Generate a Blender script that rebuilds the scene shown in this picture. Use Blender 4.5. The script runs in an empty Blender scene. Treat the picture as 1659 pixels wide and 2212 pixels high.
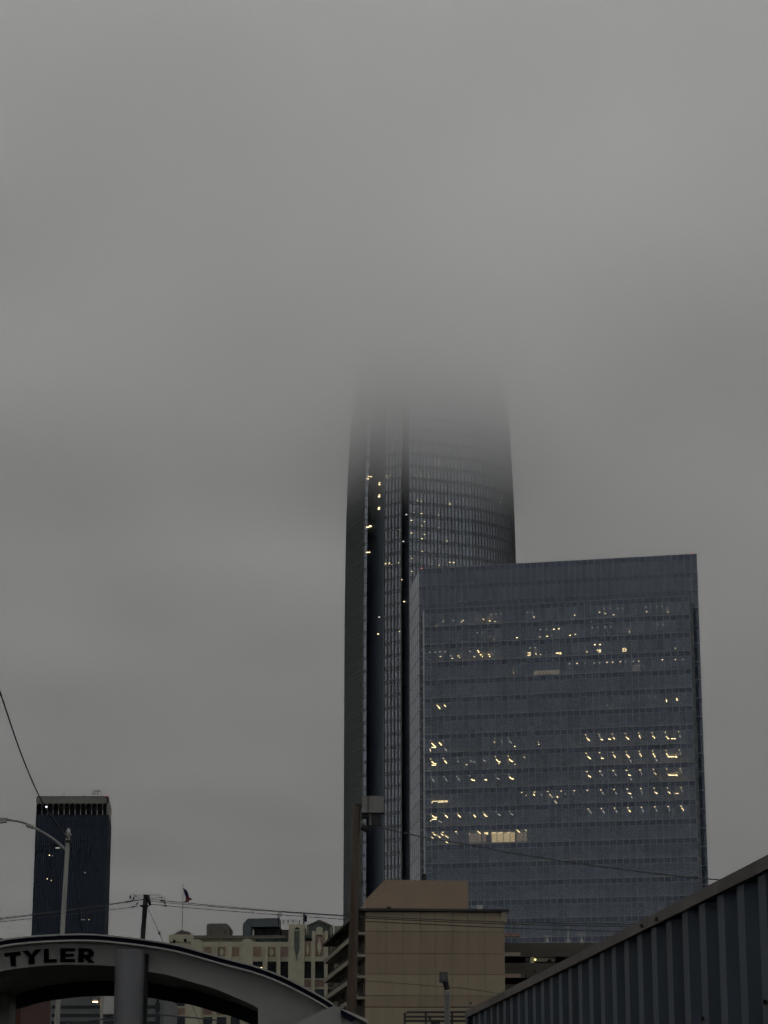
import bpy, math, random
from mathutils import Vector, Matrix
R = random.Random(7)
rad = math.radians
sc = bpy.context.scene
COL = sc.collection

# ------------------------------------------------------------------ camera
PITCH, FPX, CX, CY, EYE = rad(15.1), 5160.0, 829.5, 1106.0, 1.6   # photo measured on a 1659 x 2212 grid
cp, sp = math.cos(PITCH), math.sin(PITCH)
cam = bpy.data.cameras.new("camera")
cam.sensor_fit = 'VERTICAL'; cam.sensor_height = 36.0; cam.lens = FPX / 2212 * 36.0
cam.clip_start = 0.1; cam.clip_end = 30000
camo = bpy.data.objects.new("camera", cam); COL.objects.link(camo)
camo.location = (0, 0, EYE); camo.rotation_euler = (math.pi / 2 + PITCH, 0, 0)
sc.camera = camo

def ray(px, py):
    u, v = (px - CX) / FPX, (CY - py) / FPX
    return Vector((u, cp - v * sp, sp + v * cp))
def at(px, py, Y):
    r = ray(px, py); t = Y / r.y
    return Vector((r.x * t, Y, EYE + r.z * t))
def hit(px, py, A, B):
    """ray against the vertical plane through plan points A, B -> point, distance along AB in metres"""
    r = ray(px, py); d = Vector((B[0] - A[0], B[1] - A[1])); L = d.length; d /= L
    n = Vector((-d.y, d.x))
    t = (A[0] * n.x + A[1] * n.y) / (r.x * n.x + r.y * n.y)
    p = Vector((r.x * t, r.y * t, EYE + r.z * t))
    return p, (p.x - A[0]) * d.x + (p.y - A[1]) * d.y, t
def azi_line(px, py, A, d):
    """plan: point on line A + s d seen in column px at height py"""
    r = ray(px, py)
    den = d[0] * r.y - d[1] * r.x
    s = (A[1] * r.x - A[0] * r.y) / den
    return (A[0] + s * d[0], A[1] + s * d[1])
# crops of the photo -> 1659-grid
CR = {'A': (0, 1924.4, 3.5715), 'B': (331.8, 1924.4, 3.5715), 'C': (696.7, 1824.8, 3.5715), 'D': (995.4, 1824.8, 2.5),
      'E': (0, 1658.9, 4.167), 'F': (729.9, 1658.9, 6.25), 'G': (729.9, 796.3, 3.8463), 'H': (862.6, 1161.2, 4.5457),
      'I': (1194.4, 1161.2, 4.5457), 'J': (862.6, 1526.2, 4.5457), 'K': (1194.4, 1526.2, 4.5457), 'L': (729.9, 1227.6, 4.4456),
      'M': (763.1, 1698.7, 12.5), 'N': (517.6, 1950.9, 7.353), 'O': (0, 2070.3, 5.953), 'P': (298.6, 2110.2, 5.556),
      'Q': (597.2, 2090.2, 7.143), 'R': (1061.7, 1964.2, 6.25), 'S': (252.2, 1911.1, 10.417), 'T': (358.3, 1897.8, 8.333)}
def c(k, x, y):
    ox, oy, s = CR[k]; return (ox + x / s, oy + y / s)

# ------------------------------------------------------------------ materials
def newmat(name):
    m = bpy.data.materials.new(name); m.use_nodes = True
    nt = m.node_tree; nt.nodes.clear()
    out = nt.nodes.new('ShaderNodeOutputMaterial')
    return m, nt, out
ALB = 0.60      # scales every base colour down, standing in for dimmer light on the foreground
def surf(name, col, rough=0.7, metal=0.0, var=0.12, scale=1.5, streak=0.0, bump=0.0, spec=0.3):
    m, nt, out = newmat(name)
    b = nt.nodes.new('ShaderNodeBsdfPrincipled')
    b.inputs['Roughness'].default_value = rough; b.inputs['Metallic'].default_value = metal
    b.inputs['Specular IOR Level'].default_value = spec
    tc = nt.nodes.new('ShaderNodeTexCoord')
    n1 = nt.nodes.new('ShaderNodeTexNoise'); n1.inputs['Scale'].default_value = scale
    n1.inputs['Detail'].default_value = 6; n1.inputs['Roughness'].default_value = 0.65
    mp = nt.nodes.new('ShaderNodeMapping')
    if streak: mp.inputs['Scale'].default_value = (1, 1, streak)
    nt.links.new(tc.outputs['Object'], mp.inputs['Vector']); nt.links.new(mp.outputs[0], n1.inputs['Vector'])
    rp = nt.nodes.new('ShaderNodeMapRange')
    rp.inputs['From Min'].default_value = 0.3; rp.inputs['From Max'].default_value = 0.7
    rp.inputs['To Min'].default_value = 1 - var; rp.inputs['To Max'].default_value = 1 + var
    nt.links.new(n1.outputs['Fac'], rp.inputs['Value'])
    mx = nt.nodes.new('ShaderNodeVectorMath'); mx.operation = 'SCALE'; mx.inputs[0].default_value = [q * ALB for q in col[:3]]
    nt.links.new(rp.outputs[0], mx.inputs['Scale']); nt.links.new(mx.outputs[0], b.inputs['Base Color'])
    if bump:
        bp = nt.nodes.new('ShaderNodeBump'); bp.inputs['Strength'].default_value = bump
        nt.links.new(n1.outputs['Fac'], bp.inputs['Height']); nt.links.new(bp.outputs[0], b.inputs['Normal'])
    nt.links.new(b.outputs[0], out.inputs['Surface'])
    return m
def glass(name, tint, ior, trans=None, base=(0.012, 0.014, 0.017), rough=0.03, pane=0.14):
    """coated facade glass: fresnel mirror over a see-through pane (trans) or an opaque back-painted pane"""
    m, nt, out = newmat(name)
    g = nt.nodes.new('ShaderNodeBsdfGlossy'); g.inputs['Roughness'].default_value = rough
    uv = nt.nodes.new('ShaderNodeUVMap')
    wn = nt.nodes.new('ShaderNodeTexWhiteNoise'); wn.noise_dimensions = '2D'
    nt.links.new(uv.outputs[0], wn.inputs['Vector'])
    rp = nt.nodes.new('ShaderNodeMapRange'); rp.inputs['To Min'].default_value = 1 - pane; rp.inputs['To Max'].default_value = 1 + pane
    nt.links.new(wn.outputs['Value'], rp.inputs['Value'])
    mx = nt.nodes.new('ShaderNodeVectorMath'); mx.operation = 'SCALE'; mx.inputs[0].default_value = tint
    nt.links.new(rp.outputs[0], mx.inputs['Scale'])
    fr = nt.nodes.new('ShaderNodeFresnel'); fr.inputs['IOR'].default_value = ior
    tm = nt.nodes.new('ShaderNodeMix'); tm.data_type = 'RGBA'; tm.inputs['B'].default_value = (0.97, 0.98, 0.97, 1)
    pw = nt.nodes.new('ShaderNodeMapRange'); pw.inputs['From Min'].default_value = 0.3; pw.inputs['From Max'].default_value = 0.65
    nt.links.new(fr.outputs[0], pw.inputs['Value']); nt.links.new(pw.outputs[0], tm.inputs['Factor'])
    nt.links.new(mx.outputs[0], tm.inputs['A']); nt.links.new(tm.outputs['Result'], g.inputs['Color'])
    if trans:
        d = nt.nodes.new('ShaderNodeBsdfTransparent'); d.inputs['Color'].default_value = (*trans, 1)
    else:
        d = nt.nodes.new('ShaderNodeBsdfDiffuse'); d.inputs['Color'].default_value = (*base, 1)
    ms = nt.nodes.new('ShaderNodeMixShader')
    nt.links.new(fr.outputs[0], ms.inputs[0]); nt.links.new(d.outputs[0], ms.inputs[1]); nt.links.new(g.outputs[0], ms.inputs[2])
    nt.links.new(ms.outputs[0], out.inputs['Surface'])
    return m
def emit(name, col, s):
    m, nt, out = newmat(name)
    e = nt.nodes.new('ShaderNodeEmission'); e.inputs['Color'].default_value = (*col, 1); e.inputs['Strength'].default_value = s
    nt.links.new(e.outputs[0], out.inputs['Surface']); return m

M = {}
M['win'] = glass('window_glass', (0.82, 0.97, 1.21), 2.42, trans=(0.55, 0.56, 0.56))
M['span'] = glass('spandrel_glass', (0.82, 0.97, 1.28), 1.92, base=(0.034, 0.040, 0.054))
M['screen'] = glass('screen_glass', (0.84, 0.99, 1.22), 2.2, base=(0.025, 0.028, 0.033))
M['dwin'] = glass('tall_tower_glass', (0.88, 0.98, 1.18), 4.2, trans=(0.4, 0.42, 0.44), pane=0.12)
M['notch'] = glass('recess_glass', (0.85, 0.97, 1.15), 1.6, base=(0.15, 0.18, 0.22))
M['dspan'] = glass('tall_tower_spandrel', (0.85, 0.97, 1.15), 3.2, base=(0.015, 0.017, 0.02))
M['bglass'] = glass('bronze_tower_glass', (0.72, 0.92, 1.25), 1.45, base=(0.012, 0.018, 0.028), rough=0.08, pane=0.25)
M['dark_return'] = glass('dark_return_glass', (0.8, 1, 1.2), 1.25, base=(0.02, 0.022, 0.026))
M['alu'] = surf('aluminium_mullion', (0.46, 0.48, 0.47), 0.5, 0.2)
M['dfin'] = surf('dark_fin_metal', (0.27, 0.29, 0.285), 0.6, 0.0)
M['core'] = surf('dark_core', (0.05, 0.05, 0.055), 0.9)
M['ceil'] = surf('office_ceiling', (0.34, 0.33, 0.30), 0.9)
M['room'] = surf('office_wall', (0.36, 0.31, 0.27), 0.9, var=0.5, scale=0.25)
M['carpet'] = surf('office_floor', (0.10, 0.09, 0.085), 0.95)
M['l3'] = emit('ceiling_light_bright', (1.0, 0.74, 0.36), 5.6)
M['l2'] = emit('ceiling_light_medium', (1.0, 0.76, 0.40), 3.0)
M['l1'] = emit('ceiling_light_faint', (0.9, 0.86, 0.72), 1.2)
M['panel_glow'] = emit('wall_glow_panel', (1.0, 0.74, 0.48), 0.17)  # emission in place of lamplight on walls, here and in the next two
M['room_glow'] = emit('room_wall_glow', (1.0, 0.74, 0.38), 0.62)
M['panel_glow_dim'] = emit('dim_wall_glow', (1.0, 0.72, 0.6), 0.09)
M['red'] = emit('beacon_red', (1.0, 0.12, 0.12), 2.2)
M['lampglow'] = emit('sodium_lamp', (1.0, 0.55, 0.2), 14.0)
M['white_lamp'] = emit('white_lamp', (0.95, 0.95, 1.0), 8.0)
M['yellow_lamp'] = emit('yellow_lamp', (1.0, 0.9, 0.3), 3.0)
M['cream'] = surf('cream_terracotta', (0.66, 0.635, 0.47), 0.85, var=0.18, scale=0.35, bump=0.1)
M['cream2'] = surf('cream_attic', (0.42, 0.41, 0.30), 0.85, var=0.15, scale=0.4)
M['pink'] = surf('pink_terracotta', (0.40, 0.28, 0.23), 0.85, var=0.25, scale=1.2)
M['copper'] = surf('green_copper', (0.13, 0.16, 0.145), 0.7, var=0.25, scale=0.8)
M['brownroof'] = surf('brown_roof', (0.16, 0.125, 0.125), 0.8)
M['darkwin'] = glass('dark_window', (0.8, 0.9, 1.0), 1.18, base=(0.010, 0.010, 0.012))
M['duct'] = surf('grey_duct', (0.13, 0.155, 0.17), 0.6, 0.0, var=0.2, scale=0.6)
M['black'] = surf('black_steel', (0.022, 0.022, 0.024), 0.7)
M['mauve'] = surf('mauve_masonry', (0.20, 0.19, 0.165), 0.85, var=0.2)
M['conc_a'] = surf('tan_panel_light', (0.435, 0.365, 0.25), 0.9, var=0.09, scale=0.8, streak=0.16)
M['conc_b'] = surf('tan_panel_pink', (0.39, 0.31, 0.225), 0.9, var=0.09, scale=0.8, streak=0.16)
M['conc_c'] = surf('tan_panel_upper', (0.455, 0.345, 0.25), 0.9, var=0.10, scale=0.25)
M['joint'] = surf('dark_joint', (0.16, 0.125, 0.10), 0.9)
M['slab'] = surf('balcony_slab', (0.40, 0.36, 0.28), 0.9, var=0.15)
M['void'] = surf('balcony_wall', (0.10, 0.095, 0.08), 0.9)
M['trim'] = surf('dark_trim', (0.055, 0.05, 0.05), 0.6)
M['garage'] = surf('brown_garage', (0.14, 0.125, 0.105), 0.9, var=0.1, scale=0.3)
M['whitep'] = surf('white_paint', (0.62, 0.62, 0.60), 0.6)
M['steel'] = surf('galvanised_steel', (0.34, 0.34, 0.315), 0.55, 0.15, var=0.2, scale=3, streak=0.3)
M['wood'] = surf('weathered_wood', (0.11, 0.082, 0.06), 0.95, var=0.35, scale=9, streak=0.06, bump=0.4)
M['darkwood'] = surf('dark_wood', (0.035, 0.026, 0.03), 0.95, var=0.3, scale=9, streak=0.06)
M['wire'] = surf('cable_rubber', (0.06, 0.058, 0.06), 0.8)
M['porcelain'] = surf('insulator', (0.07, 0.075, 0.09), 0.4)
M['fascia'] = surf('grey_fascia', (0.36, 0.357, 0.345), 0.6, var=0.08, scale=1.2, streak=0.4)
M['rim'] = surf('pale_rim', (0.50, 0.50, 0.475), 0.5, var=0.12, scale=2)
M['navy'] = surf('navy_stripe', (0.008, 0.008, 0.03), 0.7, spec=0.1)
M['soffit'] = surf('canopy_soffit', (0.33, 0.325, 0.28), 0.9)
M['letter'] = surf('black_letter', (0.004, 0.004, 0.006), 0.9, spec=0.03)
M['column'] = surf('grey_column', (0.135, 0.138, 0.147), 0.5, 0.1, var=0.12, scale=2, streak=0.2)
M['cblue'] = surf('blue_corrugated_steel', (0.05, 0.068, 0.09), 0.6, 0.0, var=0.28, scale=2.2, streak=0.25, spec=0.2)
M['crail'] = surf('weathered_top_rail', (0.155, 0.135, 0.12), 0.8, 0.0, var=0.3, scale=5)
M['flag_blue'] = surf('flag_navy', (0.03, 0.03, 0.10), 0.8)
M['flag_red'] = surf('flag_red', (0.20, 0.05, 0.045), 0.8, var=0.5, scale=1.2)
M['brick'] = surf('dark_brick', (0.085, 0.032, 0.024), 0.9, var=0.3)
M['bluegrey'] = surf('blue_grey_wall', (0.19, 0.20, 0.20), 0.8, var=0.15, scale=0.2)
M['ground'] = surf('asphalt', (0.06, 0.06, 0.06), 0.9, var=0.25, scale=0.3)
M['leaf'] = surf('leaves', (0.05, 0.07, 0.03), 0.8, var=0.4)
M['cabinet'] = surf('pale_equipment_box', (0.30, 0.295, 0.28), 0.6, var=0.12, scale=3)
M['dkglass'] = glass('car_glass', (0.9, 1, 1), 1.5)

# ------------------------------------------------------------------ mesh helpers
class MB:
    def __init__(s): s.v = []; s.f = []; s.uv = []; s.mi = {}; s.mats = []; s.raw = False
    def face(s, pts, uv=(0.5, 0.5), mi=0):
        i = len(s.v)
        if mi: s.mi[len(s.f)] = mi
        s.v += [tuple(p) for p in pts]; s.f.append(tuple(range(i, i + len(pts)))); s.uv.append(uv); return s
    def hexa(s, p):      # 8 points: bottom 4, top 4
        i = len(s.v); s.v += [tuple(q) for q in p]
        for f in ((3, 2, 1, 0), (4, 5, 6, 7), (0, 1, 5, 4), (1, 2, 6, 5), (2, 3, 7, 6), (3, 0, 4, 7)):
            s.f.append(tuple(i + k for k in f)); s.uv.append((0.5, 0.5))
        return s
    def box(s, x0, x1, y0, y1, z0, z1):
        return s.hexa([(x0, y0, z0), (x1, y0, z0), (x1, y1, z0), (x0, y1, z0), (x0, y0, z1), (x1, y0, z1), (x1, y1, z1), (x0, y1, z1)])
    def obox(s, A, e, n, s0, s1, d0, d1, z0, z1):
        """box in a wall frame: A plan origin, e along, n outward"""
        q = lambda a, d, z: (A[0] + e[0] * a + n[0] * d, A[1] + e[1] * a + n[1] * d, z)
        return s.hexa([q(s0, d1, z0), q(s1, d1, z0), q(s1, d0, z0), q(s0, d0, z0), q(s0, d1, z1), q(s1, d1, z1), q(s1, d0, z1), q(s0, d0, z1)])
    def prism(s, pts, vec):
        """closed polygon (3-D points) swept along vec"""
        a = [Vector(p) for p in pts]; b = [p + Vector(vec) for p in a]; n = len(a)
        i = len(s.v); s.v += [tuple(p) for p in a + b]
        s.f.append(tuple(range(i, i + n))); s.f.append(tuple(range(i + 2 * n - 1, i + n - 1, -1)))
        for k in range(n):
            m = (k + 1) % n; s.f.append((i + k, i + n + k, i + n + m, i + m))
        s.uv += [(0.5, 0.5)] * (n + 2); return s
    def tube(s, pts, r, seg=8, r2=None):
        P = [Vector(p) for p in pts]; n = len(P); i0 = len(s.v)
        for k in range(n):
            t = (P[min(k + 1, n - 1)] - P[max(k - 1, 0)]).normalized()
            up = Vector((0, 0, 1)) if abs(t.z) < 0.9 else Vector((1, 0, 0))
            a = t.cross(up).normalized(); b = t.cross(a)
            rr = r if r2 is None else r + (r2 - r) * k / (n - 1)
            for j in range(seg):
                w = 2 * math.pi * j / seg; s.v.append(tuple(P[k] + (a * math.cos(w) + b * math.sin(w)) * rr))
        for k in range(n - 1):
            for j in range(seg):
                m = (j + 1) % seg
                s.f.append((i0 + k * seg + j, i0 + k * seg + m, i0 + (k + 1) * seg + m, i0 + (k + 1) * seg + j)); s.uv.append((0.5, 0.5))
        s.f.append(tuple(range(i0, i0 + seg))); s.f.append(tuple(range(i0 + n * seg - 1, i0 + (n - 1) * seg - 1, -1))); s.uv += [(0.5, 0.5)] * 2
        return s
    def build(s, name, m, parent=None, smooth=False):
        me = bpy.data.meshes.new(name); me.from_pydata(s.v, [], s.f); me.materials.append(M[m] if isinstance(m, str) else m)
        for q in s.mats: me.materials.append(M[q])
        for fi, q in s.mi.items(): me.polygons[fi].material_index = q
        ul = me.uv_layers.new(name='UVMap'); k = 0
        for fi, p in enumerate(me.polygons):
            for _ in range(p.loop_total): ul.data[k].uv = s.uv[fi]; k += 1
            p.use_smooth = smooth
        import bmesh
        bm = bmesh.new(); bm.from_mesh(me); bmesh.ops.recalc_face_normals(bm, faces=bm.faces) if not getattr(s, 'raw', False) else None
        bm.to_mesh(me); bm.free()
        o = bpy.data.objects.new(name, me); COL.objects.link(o)
        if parent:
            o.parent = parent; base = parent
            off = Vector((0, 0, 0))
            while base: off += base.location; base = base.parent
            o.location = -off if parent.parent is None else -off
        return o
def thing(name, loc, label, cat, group=None):
    o = bpy.data.objects.new(name, None); COL.objects.link(o); o.location = loc; o.empty_display_size = 0.5
    o['label'] = label; o['category'] = cat
    if group: o['group'] = group
    return o
def tag(o, label, cat, group=None):
    o['label'] = label; o['category'] = cat
    if group: o['group'] = group
    return o
def sub(name, mb, m, part, smooth=False):
    """a sub-part: mesh in world coordinates under a part whose own location cancels its thing's"""
    o = mb.build(name, m, None, smooth); o.parent = part; return o
def front(D):
    def rect(x0, x1, y0, y1):
        """pixel rectangle -> X0, X1, Z0, Z1 on the frontal plane Y = D"""
        ym = (y0 + y1) / 2
        return at(x0, ym, D).x, at(x1, ym, D).x, at((x0 + x1) / 2, y1, D).z, at((x0 + x1) / 2, y0, D).z
    return rect
def smoothpts(pts, n=6):
    """Catmull-Rom through points"""
    P = [Vector(p) for p in pts]; P = [P[0] * 2 - P[1]] + P + [P[-1] * 2 - P[-2]]; out = []
    for k in range(1, len(P) - 2):
        for j in range(n):
            t = j / n
            out.append(0.5 * ((2 * P[k]) + (-P[k - 1] + P[k + 1]) * t + (2 * P[k - 1] - 5 * P[k] + 4 * P[k + 1] - P[k + 2]) * t * t + (-P[k - 1] + 3 * P[k] - 3 * P[k + 1] + P[k + 2]) * t ** 3))
    out.append(P[-2]); return out
def catenary(a, b, sag, n=16):
    a, b = Vector(a), Vector(b)
    return [a.lerp(b, k / n) - Vector((0, 0, sag * 4 * (k / n) * (1 - k / n))) for k in range(n + 1)]

# ------------------------------------------------------------------ ground
g = MB(); g.face([(-9000, -9000, 0), (9000, -9000, 0), (9000, 9000, 0), (-9000, 9000, 0)])
o = g.build('ground', 'ground'); o['kind'] = 'structure'

# ================================================================== glass office tower with lit floors
a13 = rad(13.0); e1 = (math.cos(a13), -math.sin(a13)); nf = (-math.sin(a13), -math.cos(a13))
ld = Vector((-0.094, 1.0)).normalized()
p0 = at(905, 1228, 548.0); F0 = (p0.x, p0.y)
ZT = p0.z
def onf(s, d=0.0): return (F0[0] + e1[0] * s + nf[0] * d, F0[1] + e1[1] * s + nf[1] * d)
sR = (hit(1501.3, 1196.4, F0, onf(1))[1] + hit(1533.0, 1913.0, F0, onf(1))[1]) / 2
ZT = (ZT + hit(1501.3, 1196.4, F0, onf(1))[0].z) / 2
PD = 7.0
PA, PB = onf(0, PD), onf(1, PD)
pl = (hit(915.4, 1322, PA, PB)[1] + hit(919.8, 1768, PA, PB)[1]) / 2
pr = (hit(1484.8, 1290, PA, PB)[1] + hit(1512.5, 1880, PA, PB)[1]) / 2
zt = (hit(1484.8, 1288.8, PA, PB)[0].z + hit(917.0, 1314.0, PA, PB)[0].z) / 2
zb = hit(1500.3, 1933.2, PA, PB)[0].z
FH = (zt - zb) / 16.0
tower = thing('glass_office_tower', (*onf(sR / 2), 0), 'blue grey glass office block with a flat top and many rows of lit ceiling lights', 'office building')
NB = 41; bw = (pr - pl) / NB
WF = 0.71
nfl = int(zt / FH)
bands = {}
mul = MB(); sill = MB()
def q(s, d, z): x, y = onf(s, d); return (x, y, z)
spans = []
for k in range(nfl + 1):
    z1 = zt - k * FH; z0 = max(z1 - FH, 0.0); zw = z0 + WF * FH if z1 - FH > 0 else z0 + 0.4
    if zw > z1: continue
    w = MB(); t = MB(); w.raw = t.raw = True
    for b in range(NB):
        s0, s1 = pl + b * bw, pl + (b + 1) * bw
        w.face([q(s0, PD, z0), q(s1, PD, z0), q(s1, PD, zw), q(s0, PD, zw)], (b + 0.5, k + 0.5))
        t.face([q(s0, PD, zw), q(s1, PD, zw), q(s1, PD, z1), q(s0, PD, z1)], (b + 0.5, k + 60.5))
    bands[k] = (z0, zw, z1, w.build('window_band', 'win', tower))
    t.build('spandrel_band', 'span', tower)
    sill.obox(F0, e1, nf, pl - 0.05, pr + 0.05, PD, PD + 0.16, z1 - 0.13, z1 + 0.03)
    sill.obox(F0, e1, nf, pl, pr, PD - 0.03, PD + 0.05, zw - 0.05, zw + 0.03)
for b in range(NB + 1):
    s = pl + b * bw
    mul.obox(F0, e1, nf, s - 0.05, s + 0.05, PD + 0.02, PD + 0.13, 0, zt)
mul.build('mullion_grid', 'alu', tower); sill.build('sill_rail', 'alu', tower)
# offices behind the panel
ce = MB(); fl = MB(); bk = MB()
ce_d, DEPTH = PD - 0.25, 12.5
for k, (z0, zw, z1, ob) in bands.items():
    ce.obox(F0, e1, nf, pl + 0.1, pr - 0.1, PD - DEPTH, PD - 0.12, zw - 0.02, z1 - 0.3)
    fl.obox(F0, e1, nf, pl + 0.1, pr - 0.1, PD - DEPTH, PD - 0.12, z1 - 0.3, z1)
    rr = random.Random(k * 13 + 5); s = pl + 0.2
    while s < pr - 1:
        L = rr.choice([3, 4, 5, 6, 8]) * bw; s2 = min(s + L, pr - 0.2)
        dep = rr.uniform(10.8, 12.2)
        bk.obox(F0, e1, nf, s, s2, PD - DEPTH, PD - dep, z0, zw)
        if rr.random() < 0.5: bk.obox(F0, e1, nf, s2 - 0.07, s2 + 0.07, PD - DEPTH, PD - rr.uniform(1.2, 4.0), z0, zw)
        if rr.random() < 0.5:
            u = s + rr.random() * (L - 1.5); bk.obox(F0, e1, nf, u, u + rr.uniform(0.6, 1.8), PD - 3.2, PD - 2.2, z0, z0 + rr.uniform(0.8, 1.9))
        s = s2
bk.obox(F0, e1, nf, pl + .1, pr - .1, PD - DEPTH - .2, PD - DEPTH + .004, 0.01, zt - .31)
ce.build('office_ceiling', 'ceil', tower); fl.build('floor_slab', 'carpet', tower); bk.build('office_partition', 'room', tower)
# panel returns and frame behind
def wall(A, B, z0, z1, bay, mat, part, kbase=0, storey=None, lines=True, fin=0.1, proud=0.1, zref=None):
    """glazed wall A->B with storey bands, thin mullions and sill rails; outward normal to the right of A->B"""
    d = Vector((B[0] - A[0], B[1] - A[1])); L = d.length; d /= L; n = (d.y, -d.x)
    nb = max(1, round(L / bay)); g = MB(); fr = MB(); g.raw = True; g.mats = ['span']
    zs = [z1]; z = (zref if zref is not None else z1)
    while z > z0:
        z -= FH
        if z0 < z < z1 - 0.3: zs.append(z)
    zs.append(z0)
    for i in range(len(zs) - 1):
        zm = zs[i] - (1 - WF) * FH
        for b in range(nb):
            P = lambda t, zz: (A[0] + d.x * L * t, A[1] + d.y * L * t, zz)
            if zm > zs[i + 1]:
                g.face([P(b / nb, zs[i + 1]), P((b + 1) / nb, zs[i + 1]), P((b + 1) / nb, zm), P(b / nb, zm)], (b + kbase + .5, i + .5))
                g.face([P(b / nb, zm), P((b + 1) / nb, zm), P((b + 1) / nb, zs[i]), P(b / nb, zs[i])], (b + kbase + .5, i + 80.5), 1)
            else:
                g.face([P(b / nb, zs[i + 1]), P((b + 1) / nb, zs[i + 1]), P((b + 1) / nb, zs[i]), P(b / nb, zs[i])], (b + kbase + .5, i + 80.5), 1)
        if lines: fr.obox(A, d, n, 0.0, L, 0, proud * 0.8, zs[i] - 0.16, zs[i] - 0.02)
    if fin:
        for b in range(nb + 1): fr.obox(A, d, n, L * b / nb - fin / 2, L * b / nb + fin / 2, 0.01, proud, z0, z1 - 0.17)
    g.build(part, mat, tower); fr.build(part + '_frame', 'alu', tower)
PL, PR_ = onf(pl, PD), onf(pr, PD)
PLb = (PL[0] + ld.x * 7.35, PL[1] + ld.y * 7.35); PRb = onf(pr, 0.0)
wall(PLb, PL, 0, zt, 3.6, 'screen', 'side_return', 300, fin=0.05, proud=0.05)
wall(PR_, PRb, 0, zt, 1.4, 'dark_return', 'side_return', 340, fin=0.05, proud=0.05)
cap = MB(); cap.face([(*PL, zt), (*PR_, zt), (*PRb, zt), (*PLb, zt)]); cap.build('panel_roof', 'alu', tower)
# upright frame: crown screen, right strip, left strip
wall(onf(pr + 0.01, -0.01), onf(sR), 0, ZT, 1.3, 'screen', 'frame_strip', 400, zref=ZT)
if pl - 0.02 > 0.2: wall(onf(0), onf(pl), 0, ZT, 1.0, 'screen', 'frame_strip', 430, zref=ZT)
wall(onf(pl), onf(pr), zt - 0.02, ZT, bw, 'screen', 'crown_screen', 450, zref=ZT)
fins = MB()
for b in range(NB + 1):
    s = pl + b * bw; fins.obox(F0, e1, nf, s + 0.1, s + 0.42, 0.02, 0.09, zt + 0.5, ZT - 0.9)
fins.build('crown_fin', 'screen', tower)
B0 = (F0[0] + ld.x * 21, F0[1] + ld.y * 21)
wall(B0, F0, 0, ZT, 4.2, 'screen', 'side_wall', 500, zref=ZT, fin=0.05, proud=0.06)
Rr = onf(sR); Rb = (Rr[0] + 0.07 * 34, Rr[1] + 34); Bb = (B0[0] + 0.215 * 18, B0[1] + 20)
wall(Rr, Rb, 0, ZT, 1.6, 'screen', 'side_wall', 560, zref=ZT)
bkm = MB()
for A_, B_ in ((Rb, Bb), (Bb, B0)): bkm.face([(*A_, 0), (*B_, 0), (*B_, ZT), (*A_, ZT)])
bkm.build('rear_wall', 'span', tower)
MB().face([(*F0, ZT - 0.6), (*Rr, ZT - 0.6), (*Rb, ZT - 0.6), (*Bb, ZT - 0.6), (*B0, ZT - 0.6)]).build('roof', 'alu', tower)
for px, py in ((1496, 1196), (911, 1228)):
    P, s, _ = hit(px, py, F0, onf(1)); MB().tube([(P.x, P.y + 0.4, ZT - 0.4), (P.x, P.y + 0.4, ZT + 0.2)], 0.13, 6).build('beacon', 'red', tower)

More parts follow.
